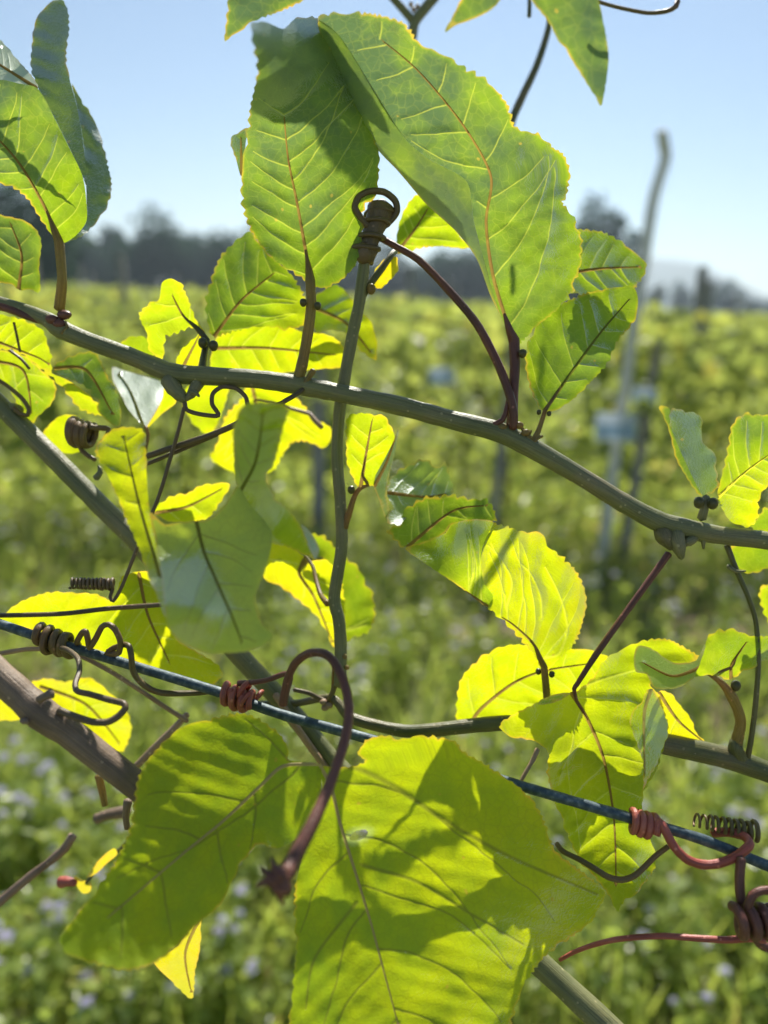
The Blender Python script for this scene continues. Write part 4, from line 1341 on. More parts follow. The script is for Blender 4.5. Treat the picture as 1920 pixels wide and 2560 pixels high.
# tendrils on vine 1
tube('tendril', Z(0, 540, (1180, 1140, .288), (1195, 1200, .288), (1210, 1255, .288), (1290, 1283, .287), (1415, 1293, .286), (1375, 1220, .286), (1380, 1150, .286), (1440, 1108, .287), (1530, 1118, .287), (1590, 1170, .286), (1605, 1225, .286)), M['tendril_dark'], v1, r=.85, step=.0012)
coil(v1, F((246, 1262, .292))[0], F((152, 1260, .292))[0], 11, 1.9, .78, 'tendril_dark', jitter=.25, taper=.6, lead=F((398, 880, .288), (384, 935, .289), (368, 990, .29), (342, 1075, .29), (300, 1175, .29), (262, 1270, .29), (245, 1298, .29), (238, 1290, .29)), per=12)
tube('tendril', F((318, 985, .293), (400, 958, .292), (460, 938, .291), (520, 912, .29), (612, 870, .286)), M['tendril_dark'], v1, r=(1.2, 1.2, 1.1))
tube('tendril', F((318, 1002, .295), (400, 968, .294), (470, 938, .293)), M['tendril_dark'], v1, r=.8)
# dark arching stalk from the knob down to the stem
tube('tendril', F((822, 514, .292), (860, 535, .291), (905, 562, .290), (970, 628, .288), (1030, 700, .285), (1075, 785, .282), (1100, 850, .280), (1109, 890, .280), (1108, 925, .2815)), M['petiole_red'], v1, r=(1.3, 1.5, 1.6, 1.7), step=.002)

# right end of vine 1: opposite pair of leaves
a = Z(1280, 1000, (1240, 622), (1200, 560), (1100, 350), (1030, 180), (1022, 75), (1060, 52), (1110, 70), (1160, 82), (1212, 100), (1226, 140), (1224, 270), (1290, 312), (1318, 360), (1326, 480), (1340, 560), (1280, 606))
b = Z(1280, 1000, (1240, 622), (1200, 600), (1130, 500), (1070, 390), (1035, 270), (1000, 150), (958, 48), (1020, 55), (1030, 180), (1100, 350), (1200, 560))
leaf(v1, 'leaf', [PN(0, 0.0, .286, a, Z(1280, 1000, (1245, 620), (1180, 420), (1090, 100)), g=(.5, -.2), tone=.12, pal=.25, ser=4, plain=(0, 1, 2)), PN(0, 0.0, .286, b, Z(1280, 1000, (1240, 622), (1100, 400), (1000, 60)), g=(-.7, 0), tone=.15, ser=2, plain=(7, 8, 9, 10))],
     pet=Z(1280, 1000, (1258, 625, .2855), (1250, 690, .2855), (1228, 770, .2865)), pr=(1.4, 1.5, 1.8), petmat='stem_green')
a = Z(1280, 1000, (1330, 625), (1355, 520), (1378, 420), (1400, 300), (1420, 180), (1460, 120), (1500, 97), (1530, 86), (1560, 102), (1620, 95), (1720, 120), (1790, 300), (1720, 480), (1640, 570), (1600, 650), (1590, 760), (1540, 822), (1450, 800), (1375, 742), (1345, 670))
leaf(v1, 'leaf', [PV(6, 0.0, .284, a, Z(1280, 1000, (1325, 640), (1440, 530), (1560, 430), (1720, 320)), g=(.1, .25), fold=.15, tone=.48, grad=(-.1, .25), ser=4)], ribmat='vein',
     glands=[(1280 + 1212 / 2.592, 1000 + 662 / 2.592, .283), (1280 + 1302 / 2.592, 1000 + 668 / 2.592, .283)], gr=2.0)
a = Z(1280, 1000, (1535, 825), (1590, 760), (1640, 700), (1740, 660), (1780, 800), (1700, 850))
leaf(v1, 'leaf', [PN(0, 0.0, .305, a, g=(0, .2), tone=.32)])
a = Z(1280, 1000, (1410, 960), (1450, 930), (1720, 930), (1760, 1000), (1700, 1060), (1600, 1112), (1510, 1112), (1430, 1040))
leaf(v1, 'leaf', [PN(0, 0.0, .310, a, g=(0, .1), tone=.36)])
a = Z(1280, 1000, (1600, 1240), (1660, 1190), (1760, 1220), (1780, 1400), (1700, 1470), (1640, 1400))
leaf(v1, 'leaf', [PN(0, 0.0, .32, a, g=(0, .2), tone=.5)])
tube('node', Z(1280, 1000, (960, 830, .2835), (985, 880, .2825), (1010, 930, .2815), (1035, 965, .281)), M['stem_olive'], v1, r=(2.6, 3.6, 2.8, 1.0), bump=.2)
tube('node', Z(1280, 1000, (1060, 860, .283), (1070, 920, .281), (1085, 970, .2805), (1098, 1025, .2805)), M['stem_green'], v1, r=(3.2, 3.0, 2.2, 1.2), bump=.2)
tube('bud', Z(1280, 1000, (1200, 885, .283), (1160, 910, .2815), (1125, 930, .281), (1105, 955, .281)), M['stem_green'], v1, r=(1.2, 1.9, 1.7, .7), bump=.2)
tube('stipule', Z(1280, 1000, (1235, 880, .283), (1240, 930, .283), (1241, 965, .283)), M['stem_green'], v1, r=(1.2, 1.0, .4))
tube('tendril', F((1570, 1178, .287), (1592, 1235, .287), (1612, 1280, .287), (1632, 1340, .288), (1638, 1430, .289), (1632, 1520, .290), (1622, 1600, .292), (1614, 1640, .294)), M['stem_olive'], v1, r=(1.1, .9, 1.0, 1.1))
tube('stipule', Z(1280, 1000, (1400, 1075, .286), (1450, 1110, .285), (1515, 1108, .285)), M['stem_green'], v1, r=(1.0, .7, .3))

# L21 : the large lit leaf hanging right of centre, on its long red stalk
o21 = [(1249, 1812), (1261, 1801), (1317, 1770), (1380, 1739), (1427, 1731), (1450, 1722), (1482, 1695), (1505, 1660), (1528, 1640), (1564, 1618), (1600, 1602), (1635, 1597), (1673, 1600), (1700, 1613), (1728, 1629), (1749, 1642), (1738, 1656), (1697, 1662), (1660, 1690), (1625, 1712), (1648, 1738), (1655, 1765), (1668, 1805), (1668, 1840), (1655, 1880), (1640, 1930), (1615, 1970), (1605, 2010), (1622, 2080), (1640, 2150), (1625, 2190), (1590, 2235), (1562, 2252), (1543, 2280), (1520, 2235), (1490, 2195), (1450, 2150), (1415, 2080), (1388, 2000), (1375, 1960), (1367, 1930), (1370, 1880), (1330, 1850), (1290, 1845), (1262, 1830)]
leaf(v1, 'leaf', [PV(7, 0.0, .281, o21, [(1425, 1728), (1470, 1800), (1510, 1900), (1535, 2050), (1541, 2235)], g=(0, 0), tone=.56, grad=(-.06, 0), ser=3.5,
     c=[(1249, 1812, -6), (1425, 1728, 0), (1600, 1602, 8), (1740, 1642, 12), (1500, 1800, 3), (1660, 1800, 10), (1380, 1960, 4), (1620, 1970, 6), (1540, 2050, 4), (1543, 2280, -6), (1640, 2150, 7), (1420, 2090, 5)], lines=[([(1430, 1728), (1500, 1700), (1570, 1680), (1640, 1662)], 4)])],
     pet=F((1444, 1196, .282), (1430, 1216, .281), (1360, 1312, .278), (1290, 1410, .276), (1240, 1488, .2785)), pr=(1.35, 1.25, 1.15, 1.2, .8), petmat='petiole_red', label='big backlit leaf hanging behind the wire at the right')
a = Z(1480, 1380, (500, 1275), (560, 1265), (600, 1320), (690, 1560), (690, 1700), (640, 1830), (600, 1960), (530, 2080), (470, 2200), (480, 1950), (420, 1760), (370, 1640), (350, 1560), (390, 1450), (470, 1350), s=3.686)
leaf(v1, 'leaf', [Patch(.274, a, Z(1480, 1380, (540, 1275), (480, 1500), (490, 2100), s=3.686), g=(.5, -.1), fold=.25, tone=.42, ser=2)], ribmat='midrib_pale')
a = Z(1480, 1380, (600, 1285), (720, 1300), (800, 1400), (880, 1490), (930, 1570), (965, 1670), (1070, 1778), (1000, 1792), (690, 1735), (660, 1600), (600, 1400), s=3.686)
leaf(v1, 'leaf', [PV(4, 0.0, .292, a, Z(1480, 1380, (620, 1300), (800, 1560), (1060, 1775), s=3.686), g=(0, .35), tone=.80, ser=2)])
# small flap where the stalk meets the blade
a = Z(960, 1560, (1490, 548), (1400, 556), (1330, 575), (1250, 605), (1225, 640), (1290, 640), (1380, 615), (1450, 580), s=3.19)
leaf(v1, 'leaf', [PN(0, 0.0, .2775, a, g=(.2, .5), tone=.2, ser=1)])

# ================================================================== VINE 2: the upright dark green shoot with the coiled tip
v2 = vine_root(848, 1700, .305, 'thin upright dark green vine shoot with a black coiled tip')
S2 = F((735, 1480, .305), (736, 1400, .305), (732, 1340, .304), (722, 1290, .304), (738, 1180, .303), (735, 1080, .302), (728, 990, .301), (732, 900, .299), (742, 830, .297), (760, 730, .295), (775, 660, .293), (783, 600, .291), (788, 560, .290))
tube('stem', S2, M['stem_green'], v2, r=(2.6, 2.5, 2.4, 2.4, 2.4, 2.2), sides=14)
knob = F((790, 565, .290), (795, 530, .289), (808, 495, .288), (820, 462, .288), (824, 445, .288))
tube('coiled_tip', knob, M['tendril_dark'], v2, r=(3.2, 4.2, 3.8, 4.8, 5.0), sides=14, bump=.2)
node_knob(v2, 785 / .864, 545 / .864, .287, 3.0, 'tendril_dark', (1.0, .9, 1.3))
coil(v2, F((786, 556, .288))[0], F((826, 440, .288))[0], 4.3, 4.4, 1.05, 'tendril_dark', jitter=.7, grow=.15, taper=.7)
ring = Z(540, 0, (985, 1470, .286), (930, 1400, .284), (900, 1340, .283), (925, 1275, .283), (1000, 1240, .284), (1090, 1245, .285), (1160, 1300, .286), (1172, 1370, .287), (1130, 1430, .288), (1070, 1480, .288))
tube('tendril', ring, M['tendril_dark'], v2, r=1.25, step=.0012)
tube('shoot', F((778, 645, .292), (800, 612, .293), (825, 580, .295), (848, 548, .299), (862, 536, .310)), M['stem_olive'], v2, r=(1.6, 1.4, 1.2, .9))
node_knob(v2, 802 / .864, 625 / .864, .291, 1.6, 'petiole', (1, 1, 1.3), 'bud')
a = F((800, 612), (810, 580), (830, 560), (856, 556), (860, 585), (840, 610), (820, 625))
leaf(v2, 'leaf', [PN(0, 0.0, .302, a, g=(0, .2), tone=.95, ser=2)])

# young leaf beside the shoot, folded, with its white right lobe
a = Z(400, 1000, (1290, 570), (1240, 480), (1205, 380), (1210, 200), (1216, 110), (1270, 86), (1340, 84), (1400, 100), (1446, 96), (1484, 150), (1516, 215), (1518, 255), (1445, 400), (1396, 490), (1385, 556), (1330, 552))
b = Z(400, 1000, (1385, 556), (1396, 490), (1445, 400), (1518, 255), (1546, 180), (1542, 260), (1502, 420), (1477, 530), (1470, 640), (1500, 740), (1522, 802), (1465, 772), (1420, 650))
c_ = Z(900, 1000, (178, 540), (250, 452), (330, 415), (390, 390), (440, 392), (500, 440), (552, 398), (582, 480), (604, 580), (592, 622), (480, 642), (400, 685), (330, 702), (270, 802), (195, 802), (172, 760), (212, 700), (182, 620))
leaf(v2, 'leaf', [
    PV(5, 0.0, .298, a, Z(400, 1000, (1300, 565), (1330, 380), (1380, 100)), g=(0, .35), fold=.1, tone=.52, ser=3, plain=(10, 11, 12, 13)),
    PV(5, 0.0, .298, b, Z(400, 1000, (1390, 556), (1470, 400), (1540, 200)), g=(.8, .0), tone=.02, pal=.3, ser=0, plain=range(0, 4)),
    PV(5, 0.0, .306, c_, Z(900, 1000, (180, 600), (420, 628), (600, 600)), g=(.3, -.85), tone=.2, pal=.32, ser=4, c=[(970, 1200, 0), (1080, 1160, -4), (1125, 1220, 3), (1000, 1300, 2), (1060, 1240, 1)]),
], pet=Z(400, 1000, (1350, 552, .298), (1300, 570, .2985), (1262, 620, .299), (1230, 720, .300), (1195, 825, .302)), pr=(.7, 1.0, 1.2, 1.5), glands=[(400 + 1240 / 2.592, 1000 + 580 / 2.592, .2975)], gr=1.5)

# yellow leaf and its green mate behind the shoot
a = Z(400, 1000, (650, 1130), (672, 1000), (695, 905), (760, 908), (870, 960), (960, 1042), (1060, 1030), (1110, 1062), (1175, 1170), (1200, 1400), (1190, 1492), (1130, 1602), (1080, 1500), (1000, 1380), (900, 1300), (800, 1222), (720, 1180))
leaf(v2, 'leaf', [PV(6, 0.0, .335, a, Z(400, 1000, (960, 1040), (900, 1120), (1000, 1280), (1125, 1590)), g=(0, .45), fold=.08, tone=.72, ser=3)],
     pet=Z(400, 1000, (945, 1015, .331), (990, 1080, .327), (1010, 1160, .322), (1040, 1260, .314), (1085, 1320, .306)), pr=(.8, .9, 1.0, 1.3))
a = Z(400, 1000, (960, 880), (1060, 880), (1130, 952), (1200, 1022), (1280, 1082), (1328, 1180), (1372, 1252), (1390, 1400), (1350, 1500), (1250, 1542), (1200, 1562), (1180, 1300), (1120, 1100), (1000, 980))
leaf(v2, 'leaf', [PV(5, 0.0, .350, a, Z(400, 1000, (1180, 1500), (1230, 1250), (1100, 950)), g=(.3, .0), fold=-.2, tone=.38, ser=5)])
a = F((710, 1390), (715, 1420), (722, 1480), (720, 1510))
tube('petiole', F((722, 1440, .307), (720, 1480, .31), (716, 1520, .312)), M['petiole'], v2, r=(.9, .9, 1.2))
for gx, gy in ((745, 1418), (750, 1442)): node_knob(v2, gx / .864, gy / .864, .303, 1.0, 'petiole', (1, 1, 1), 'bud')

# ================================================================== VINE 3: long straight stem running down to the right behind everything
v3 = vine_root(-60, 950, .315, 'straight dark stem running diagonally from left edge down to bottom right')
S3 = [(-160, 862, .318, 4.0), (0, 1012, .316, 4.0), (120, 1130, .314, 4.0), (250, 1262, .312, 4.1), (330, 1340, .311, 4.0), (385, 1400, .312, 4.1), (500, 1520, .314, 4.1), (600, 1640, .316, 4.1), (720, 1770, .316, 4.0), (830, 1900, .314, 4.0), (1100, 2190, .30, 4.6), (1350, 2410, .285, 4.6), (1480, 2530, .277, 4.6), (1640, 2680, .27, 4.6)]
tube('stem', S3, M['stem_green'], v3, sides=16)
tube('stem', F((595, 1500, .309), (640, 1570, .309), (690, 1640, .31), (735, 1700, .311)), M['tendril_tan'], v3, r=(1.4, 1.5, 1.4))
node_knob(v3, 30 / .864, 885 / .864, .316, 3.2, 'stem_green')
# leaves of the left cluster
a = Z(0, 540, (-160, 640), (130, 664), (172, 682), (250, 720), (292, 765), (312, 850), (332, 900), (332, 1000), (400, 1050), (500, 1092), (560, 1150), (622, 1205), (676, 1286), (600, 1282), (510, 1240), (430, 1150), (350, 1062), (280, 1002), (200, 930), (150, 900), (60, 870), (-160, 850))
leaf(v3, 'leaf', [PV(7, 0.0, .307, a, Z(0, 540, (-160, 760), (150, 880), (300, 950), (470, 1130), (660, 1280)), g=(0, .25), fold=.1, tone=.54, ser=4)])
a = Z(0, 540, (-160, 870), (60, 875), (150, 905), (200, 940), (260, 990), (350, 1070), (362, 1140), (330, 1220), (250, 1292), (200, 1342), (120, 1232), (40, 1100), (-160, 1010))
leaf(v3, 'leaf', [PV(5, 0.0, .316, a, Z(0, 540, (-100, 930), (150, 1000), (210, 1320)), g=(0, .1), tone=.46, grad=(-.1, 0), ser=2)])
a = Z(0, 540, (340, 982), (440, 922), (560, 880), (622, 890), (662, 960), (702, 1050), (742, 1100), (772, 1200), (772, 1362), (700, 1340), (640, 1262), (640, 1205), (560, 1112), (500, 1082), (400, 1046))
leaf(v3, 'leaf', [PV(5, 0.0, .318, a, Z(0, 540, (350, 985), (560, 1000), (740, 1300)), g=(0, -.35), tone=.18, ser=4)])
a = Z(0, 540, (270, 1420), (380, 1302), (480, 1290), (560, 1342), (562, 1432), (525, 1517), (430, 1536), (350, 1500))
leaf(v3, 'leaf', [PN(0, 0.0, .330, a, Z(0, 540, (520, 1310), (330, 1460)), g=(0, .3), tone=.60, ser=1)])
a = Z(0, 540, (730, 980), (800, 1000), (940, 1040), (1072, 1090), (1050, 1182), (1000, 1282), (940, 1372), (900, 1332), (830, 1250), (780, 1152), (732, 1062))
leaf(v3, 'leaf', [Patch(.320, a, Z(0, 540, (930, 1370), (850, 1150), (760, 1000)), g=(.2, -1.15), tone=.05, pal=.6, ser=0)], ribmat='vein_dark')
a = Z(0, 540, (1072, 1092), (1142, 1190), (1130, 1222), (1050, 1282), (960, 1372), (942, 1378), (1002, 1284), (1050, 1184))
leaf(v3, 'leaf', [PN(0, 0.0, .3205, a, Z(0, 540, (950, 1370), (1130, 1200)), g=(0, .3), tone=.52, ser=0)], pet=Z(0, 540, (945, 1365, .320), (960, 1420, .319), (940, 1520, .317)), pr=(.8, .8, .9))
# small dark leaf at the left edge
a = Z(0, 540, (-120, 0), (60, 8), (160, 30), (235, 90), (268, 180), (255, 330), (262, 460), (245, 492), (180, 470), (140, 485), (60, 440), (-120, 400))
leaf(v3, 'leaf', [PV(4, 0.0, .300, a, Z(0, 540, (120, 480), (140, 250), (60, 30)), g=(.4, .05), tone=.28, grad=(-.2, 0), ser=2)])
# olive coiled tendril ball
coil(v3, (182, 1082, .309), (232, 1090, .309), 3.2, 4.4, 2.3, 'tendril_olive', jitter=.25, taper=.45, tail=Z(0, 540, (700, 1380, .309), (690, 1440, .309), (640, 1490, .309)))
tube('tendril', Z(0, 540, (510, 1470, .309), (530, 1520, .309), (580, 1560, .309), (620, 1580, .309)), M['tendril_olive'], v3, r=(1.0, .9))
tube('tendril', Z(0, 540, (-60, 790, .310), (60, 870, .310), (140, 930, .310), (190, 990, .311)), M['tendril_dark'], v3, r=.6)
tube('tendril', Z(0, 540, (-60, 1030, .312), (60, 1110, .312), (150, 1190, .312), (190, 1260, .312), (180, 1290, .312), (130, 1280, .312), (90, 1240, .312)), M['tendril_olive'], v3, r=(.8, .9, 1.0))
tube('stipule', Z(0, 540, (620, 1700, .309), (650, 1660, .309), (640, 1620, .309)), M['stem_green'], v3, r=(1.4, 1.2, .6))
tube('tendril', Z(0, 540, (90, 690, .306), (110, 780, .306), (130, 880, .306)), M['tendril_dark'], v3, r=.5)

# yellow leaves behind the main stem, centre left
a = Z(400, 1000, (330, 392), (380, 260), (430, 100), (520, 0), (560, -80), (700, -120), (820, -110), (900, 0), (960, 62), (1000, 130), (1100, 172), (1096, 266), (1050, 306), (950, 266), (850, 276), (790, 362), (735, 452), (650, 480), (490, 482), (420, 440))
leaf(v3, 'leaf', [PV(6, 0.0, .355, a, Z(400, 1000, (600, -80), (640, 150), (600, 460)), g=(0, .42), tone=.68, ser=4)],
     pet=Z(400, 1000, (970, 90, .350), (1000, 130, .349), (1050, 180, .348)), pr=(1.0, 1.3, 1.1), petmat='tendril_tan')
a = Z(0, 540, (1180, 1220), (1200, 1130), (1290, 1090), (1420, 1080), (1480, 1120), (1420, 1330), (1360, 1420), (1250, 1340))
leaf(v3, 'leaf', [PN(0, 0.0, .360, a, g=(0, .3), tone=.56, ser=3)])
a = Z(400, 1000, (-30, 700), (60, 630), (150, 605), (170, 612), (200, 592), (270, 552), (380, 540), (450, 546), (400, 640), (300, 772), (100, 795), (-30, 740))
leaf(v3, 'leaf', [PV(4, 0.0, .325, a, Z(400, 1000, (-20, 730), (180, 690), (430, 560)), g=(0, .35), tone=.58, ser=3)])

# ================================================================== VINE 4: the lower tan-green stem and its leaves
v4 = vine_root(700, 1770, .310, 'pale tan-green stem running level behind the wire to the right edge')
S4 = [(640, 1760, .318, 1.3), (740, 1758, .314, 1.4), (830, 1745, .309, 1.6), (880, 1795, .304, 2.2), (1000, 1826, .300, 2.5), (1080, 1825, .298, 2.7), (1200, 1812, .296, 2.9), (1300, 1808, .296, 3.0), (1450, 1830, .296, 3.8), (1600, 1848, .296, 4.1), (1720, 1872, .296, 4.2), (1830, 1898, .296, 4.3), (1920, 1930, .296, 4.0), (2080, 1985, .296, 4.0)]
tube('stem', S4, M['stem_olive'], v4, sides=16)
for gx, gy in ((812, 1770), (822, 1765), (808, 1755)): node_knob(v4, gx, gy, .307, 1.3, 'tendril_tan', (1.2, 1, 1), 'bud')
tube('tendril', Z(480, 1600, (660, 322, .306), (760, 345, .307), (830, 380, .308), (880, 400, .308)), M['tendril_dark'], v4, r=.9)
tube('petiole', Z(480, 1600, (885, 390, .308), (915, 330, .309), (935, 240, .310), (930, 120, .310)), M['petiole'], v4, r=(1.2, 1.1, .9))
# L19 : curled lit leaf in the middle of the picture
A19 = Z(900, 1000, (1188, 1745), (1120, 1640), (1000, 1500), (900, 1402), (830, 1342), (862, 1272), (802, 1182), (782, 1042), (802, 930), (868, 800), (905, 808), (960, 815), (1050, 850), (1112, 850), (1152, 858), (1182, 890), (1232, 970), (1300, 1010), (1390, 1100), (1442, 1190), (1466, 1310), (1442, 1440), (1402, 1560), (1322, 1650), (1250, 1725))
B19 = Z(900, 1000, (830, 1342), (700, 1252), (560, 1152), (420, 1052), (295, 962), (440, 914), (550, 862), (600, 802), (740, 772), (868, 792), (802, 930), (782, 1042), (802, 1182), (862, 1272))
C19 = Z(900, 1000, (295, 962), (230, 910), (175, 842), (268, 802), (280, 722), (400, 642), (500, 630), (600, 618), (700, 640), (760, 650), (795, 642), (830, 655), (870, 722), (868, 792), (740, 772), (600, 802), (550, 862), (440, 914))
leaf(v4, 'leaf', [
    PV(7, 0.0, .296, A19, Z(900, 1000, (1188, 1745), (1130, 1590), (1000, 1462), (890, 1390)), g=(0, .40), tone=.66, ser=5, plain=(4, 5, 6, 7, 8),
          c=Z(900, 1000, (1188, 1745, 0), (830, 1342, -4), (862, 1272, -3), (790, 1042, -6), (868, 800, -4), (1150, 870, 5), (1460, 1310, 14), (1150, 1300, 3), (1320, 1640, 5)), lines=[(Z(900, 1000, (1200, 1670), (1290, 1640), (1345, 1480), (1300, 1280), (1200, 1080)), 3.6), (Z(900, 1000, (1180, 1420), (1175, 1280), (1110, 1130), (1040, 1060)), 3.2), (Z(900, 1000, (950, 1350), (985, 1180), (920, 1040), (830, 940)), 3.2)]),
    PV(7, 0.0, .296, B19, Z(900, 1000, (830, 1342), (560, 1150), (300, 960)), tone=.40, ser=1, plain=(9, 10, 11, 12, 13),
          c=Z(900, 1000, (830, 1342, -12.9), (862, 1272, -13.5), (790, 1042, -21.5), (868, 800, -25), (740, 772, -15), (600, 802, -7), (440, 914, -3), (295, 962, -1), (560, 1152, -13), (420, 1052, -8))),
    PV(7, 0.0, .298, C19, Z(900, 1000, (295, 962), (600, 720), (860, 680)), tone=.26, ser=6,
          c=Z(900, 1000, (295, 962, -2), (440, 914, 0), (600, 802, 2), (868, 800, 2), (600, 618, 6), (830, 655, 5), (175, 842, 1), (280, 722, 5))),
], pet=F((1175, 1440, .296), (1180, 1490, .297), (1182, 1530, .297), (1181, 1578, .2965)), pr=(1.35, 1.45, 1.45, 1.5), glands=[(1192 / .864, 1456 / .864, .2945), (1163 / .864, 1450 / .864, .298)], gr=1.2, label='curled glowing yellow leaf in the middle')
a = F((990, 1560), (987, 1505), (1000, 1462), (1050, 1412), (1110, 1392), (1160, 1396), (1240, 1400), (1285, 1408), (1330, 1432), (1280, 1482), (1230, 1520), (1200, 1560), (1100, 1572), (1040, 1572))
leaf(v4, 'leaf', [PV(6, 0.0, .318, a, F((1010, 1572), (1040, 1530), (1110, 1475), (1180, 1448), (1300, 1430)), g=(0, .45), tone=.62, ser=4)])
# L23 : right edge leaf, its left half rolled over showing the pale upper side
g_ = [(1828, 1700), (1790, 1690), (1755, 1690), (1735, 1690), (1752, 1650), (1762, 1615), (1771, 1592), (1800, 1577), (1835, 1575), (1880, 1590), (1930, 1592), (2010, 1610), (1980, 1645), (1905, 1655), (1885, 1670), (1850, 1685)]
w_ = [(1752, 1650), (1735, 1690), (1724, 1702), (1697, 1719), (1659, 1724), (1632, 1719), (1616, 1687), (1589, 1678), (1586, 1632), (1600, 1613), (1632, 1624), (1660, 1645), (1681, 1657), (1712, 1656), (1740, 1652), (1762, 1612)]
leaf(v4, 'leaf', [Patch(.290, g_, [(1828, 1700), (1830, 1660), (1870, 1600)], g=(0, .15), tone=.40, ser=5, plain=(2, 3, 4, 5)),
                  Patch(.280, w_, [(1750, 1670), (1680, 1690), (1595, 1650)], g=(-.1, -.62), tone=.30, pal=.25, ruf=.4, ser=1)],
     pet=Z(1480, 1380, (1080, 1130, .2895), (1160, 1180, .2895), (1250, 1270, .290), (1330, 1420, .291), (1370, 1560, .292), (1345, 1700, .293), (1320, 1800, .294), s=3.686), pr=(.7, 1.3, 2.1, 1.95, 2.0, 2.5),
     glands=[(1480 + 1325 / 3.686, 1380 + 1230 / 3.686, .2895)], gr=1.9)
tube('node', [(1856, 1905, .296), (1845, 1888, .2945), (1838, 1868, .2935), (1838, 1850, .2935)], M['stem_olive'], v4, r=(3.4, 3.0, 2.6, 2.1), bump=.15)
tube('tendril', Z(1480, 1380, (1435, 1880, .2925), (1440, 1780, .2925), (1480, 1580, .2925), (1500, 1300, .292)), M['tendril_tan'], v4, r=(1.7, 1.1, .9, .8))
# dry twig over the wire
tube('dry_twig', F((1161, 1618, .281), (1152, 1640, .281), (1138, 1664, .280), (1118, 1700, .279)), M['tendril_tan'], v4, r=(1.0, .85, .8, .7), bump=.25)

# ================================================================== VINE 5: the thick brown stem at lower left
v5 = vine_root(-60, 1610, .245, 'thick brown woody stem cutting the lower left corner')
S5 = [(-140, 1560, .25, 4.6), (0, 1690, .247, 4.7), (60, 1745, .246, 4.8), (105, 1785, .245, 5.2), (170, 1830, .246, 4.6), (260, 1900, .247, 4.6), (340, 1962, .248, 4.6), (440, 2040, .25, 4.6), (560, 2130, .255, 4.6)]
tube('stem', S5, M['stem_wood'], v5, sides=18)
tube('stub', Z(0, 1500, (250, 650, .241), (290, 625, .241), (335, 605, .241)), M['stem_wood'], v5, r=(1.4, 1.2, 1.7))
tube('tendril', Z(0, 1500, (380, 715, .243), (470, 750, .242), (600, 790, .241), (700, 790, .241), (770, 750, .242), (812, 700, .243), (800, 670, .244), (700, 645, .246), (580, 610, .249), (500, 590, .252), (488, 540, .256), (515, 460, .262), (505, 380, .268), (450, 330, .274), (400, 310, .279)), M['tendril_dark'], v5, r=(1.25, 1.1, 1.0, .95, 1.0), step=.0015)
coil(v5, (95, 1585, .285), (165, 1612, .284), 3.6, 3.2, 1.45, 'tendril_olive', jitter=.3)
coil(v5, (120, 1605, .285), (185, 1617, .284), 2.6, 3.9, 1.1, 'tendril_olive', jitter=.35, phase=1.4, tail=Z(0, 1500, (500, 270, .281), (530, 215, .278), (555, 205, .276), (570, 260, .277), (580, 310, .279), (620, 250, .276), (660, 175, .273), (700, 158, .272), (745, 190, .272), (780, 270, .273), (770, 340, .277), (730, 350, .280), (690, 345, .281), (740, 310, .280), (800, 290, .276), (835, 300, .274), (850, 360, .273), (860, 450, .274), (900, 520, .275), (980, 580, .276), (1080, 605, .277), (1280, 600, .279), (1370, 590, .279)))
node_knob(v5, 62, 1762 + 40, .240, 1.2, 'stem_wood')
# long yellow leaf over the wire at left
a = F((-30, 1345), (0, 1332), (50, 1296), (100, 1280), (160, 1280), (205, 1284), (245, 1298), (262, 1250), (290, 1236), (340, 1240), (372, 1330), (385, 1382), (450, 1420), (475, 1440), (479, 1462), (445, 1482), (380, 1462), (300, 1432), (200, 1402), (130, 1378), (60, 1358))
leaf(v5, 'leaf', [PV(5, 0.0, .302, a, F((300, 1240), (320, 1330), (370, 1440)), g=(0, .30), tone=.66, ser=2.5)], label='long yellow-green leaf behind the wire at the left')
a = Z(0, 1500, (180, 545), (300, 510), (420, 530), (560, 502), (640, 540), (760, 650), (820, 720), (852, 830), (830, 920), (790, 985), (700, 962), (600, 842), (480, 782), (380, 702), (280, 602))
leaf(v5, 'leaf', [PV(5, 0.0, .345, a, Z(0, 1500, (260, 560), (560, 680), (800, 960)), g=(0, .35), tone=.74, ser=3)])
a = Z(0, 1500, (-120, 600), (0, 630), (80, 682), (132, 770), (60, 778), (-120, 760))
leaf(v5, 'leaf', [PN(0, 0.0, .335, a, g=(0, .3), tone=.80, ser=2)])
tube('tendril', Z(0, 1000, (-160, 1392, .296), (0, 1396, .295), (400, 1385, .294), (700, 1352, .293), (1070, 1325, .292)), M['tendril_dark'], v5, r=.95)
tube('tendril', Z(0, 1500, (-120, 370, .300), (40, 340, .299), (180, 318, .298), (300, 318, .297), (420, 335, .297), (540, 370, .298), (720, 465, .300), (900, 580, .303), (1080, 700, .306), (1215, 785, .308)), M['tendril_tan'], v5, r=.95)
tube('dry_twig', Z(0, 1500, (1215, 740, .318), (1120, 840, .318), (1000, 960, .318), (880, 1080, .318)), M['tendril_tan'], v5, r=(1.3, 1.6, 1.6))
tube('dry_twig', Z(0, 1920, (-120, 980, .34), (20, 850, .338), (200, 700, .336), (330, 600, .335), (420, 520, .334), (470, 440, .334)), M['twig'], v5, r=(1.8, 2.0, 1.7, 2.0), bump=.15)
tube('shoot', Z(0, 1500, (830, 1300, .262), (815, 1400, .263), (825, 1480, .264)), M['stem_wood'], v5, r=(1.6, 1.2, 1.0))
tube('tendril', Z(0, 1500, (640, 1140, .30), (660, 1230, .302), (680, 1330, .303)), M['petiole'], v5, r=(1.6, 1.5, 1.2))
tube('shoot', Z(0, 1500, (620, 1420, .36), (700, 1390, .36), (830, 1370, .36)), M['stem_wood'], v5, r=(2.4, 2.6, 3.0))
a = Z(0, 1920, (480, 700), (540, 725), (590, 745), (585, 800), (540, 815), (505, 780))
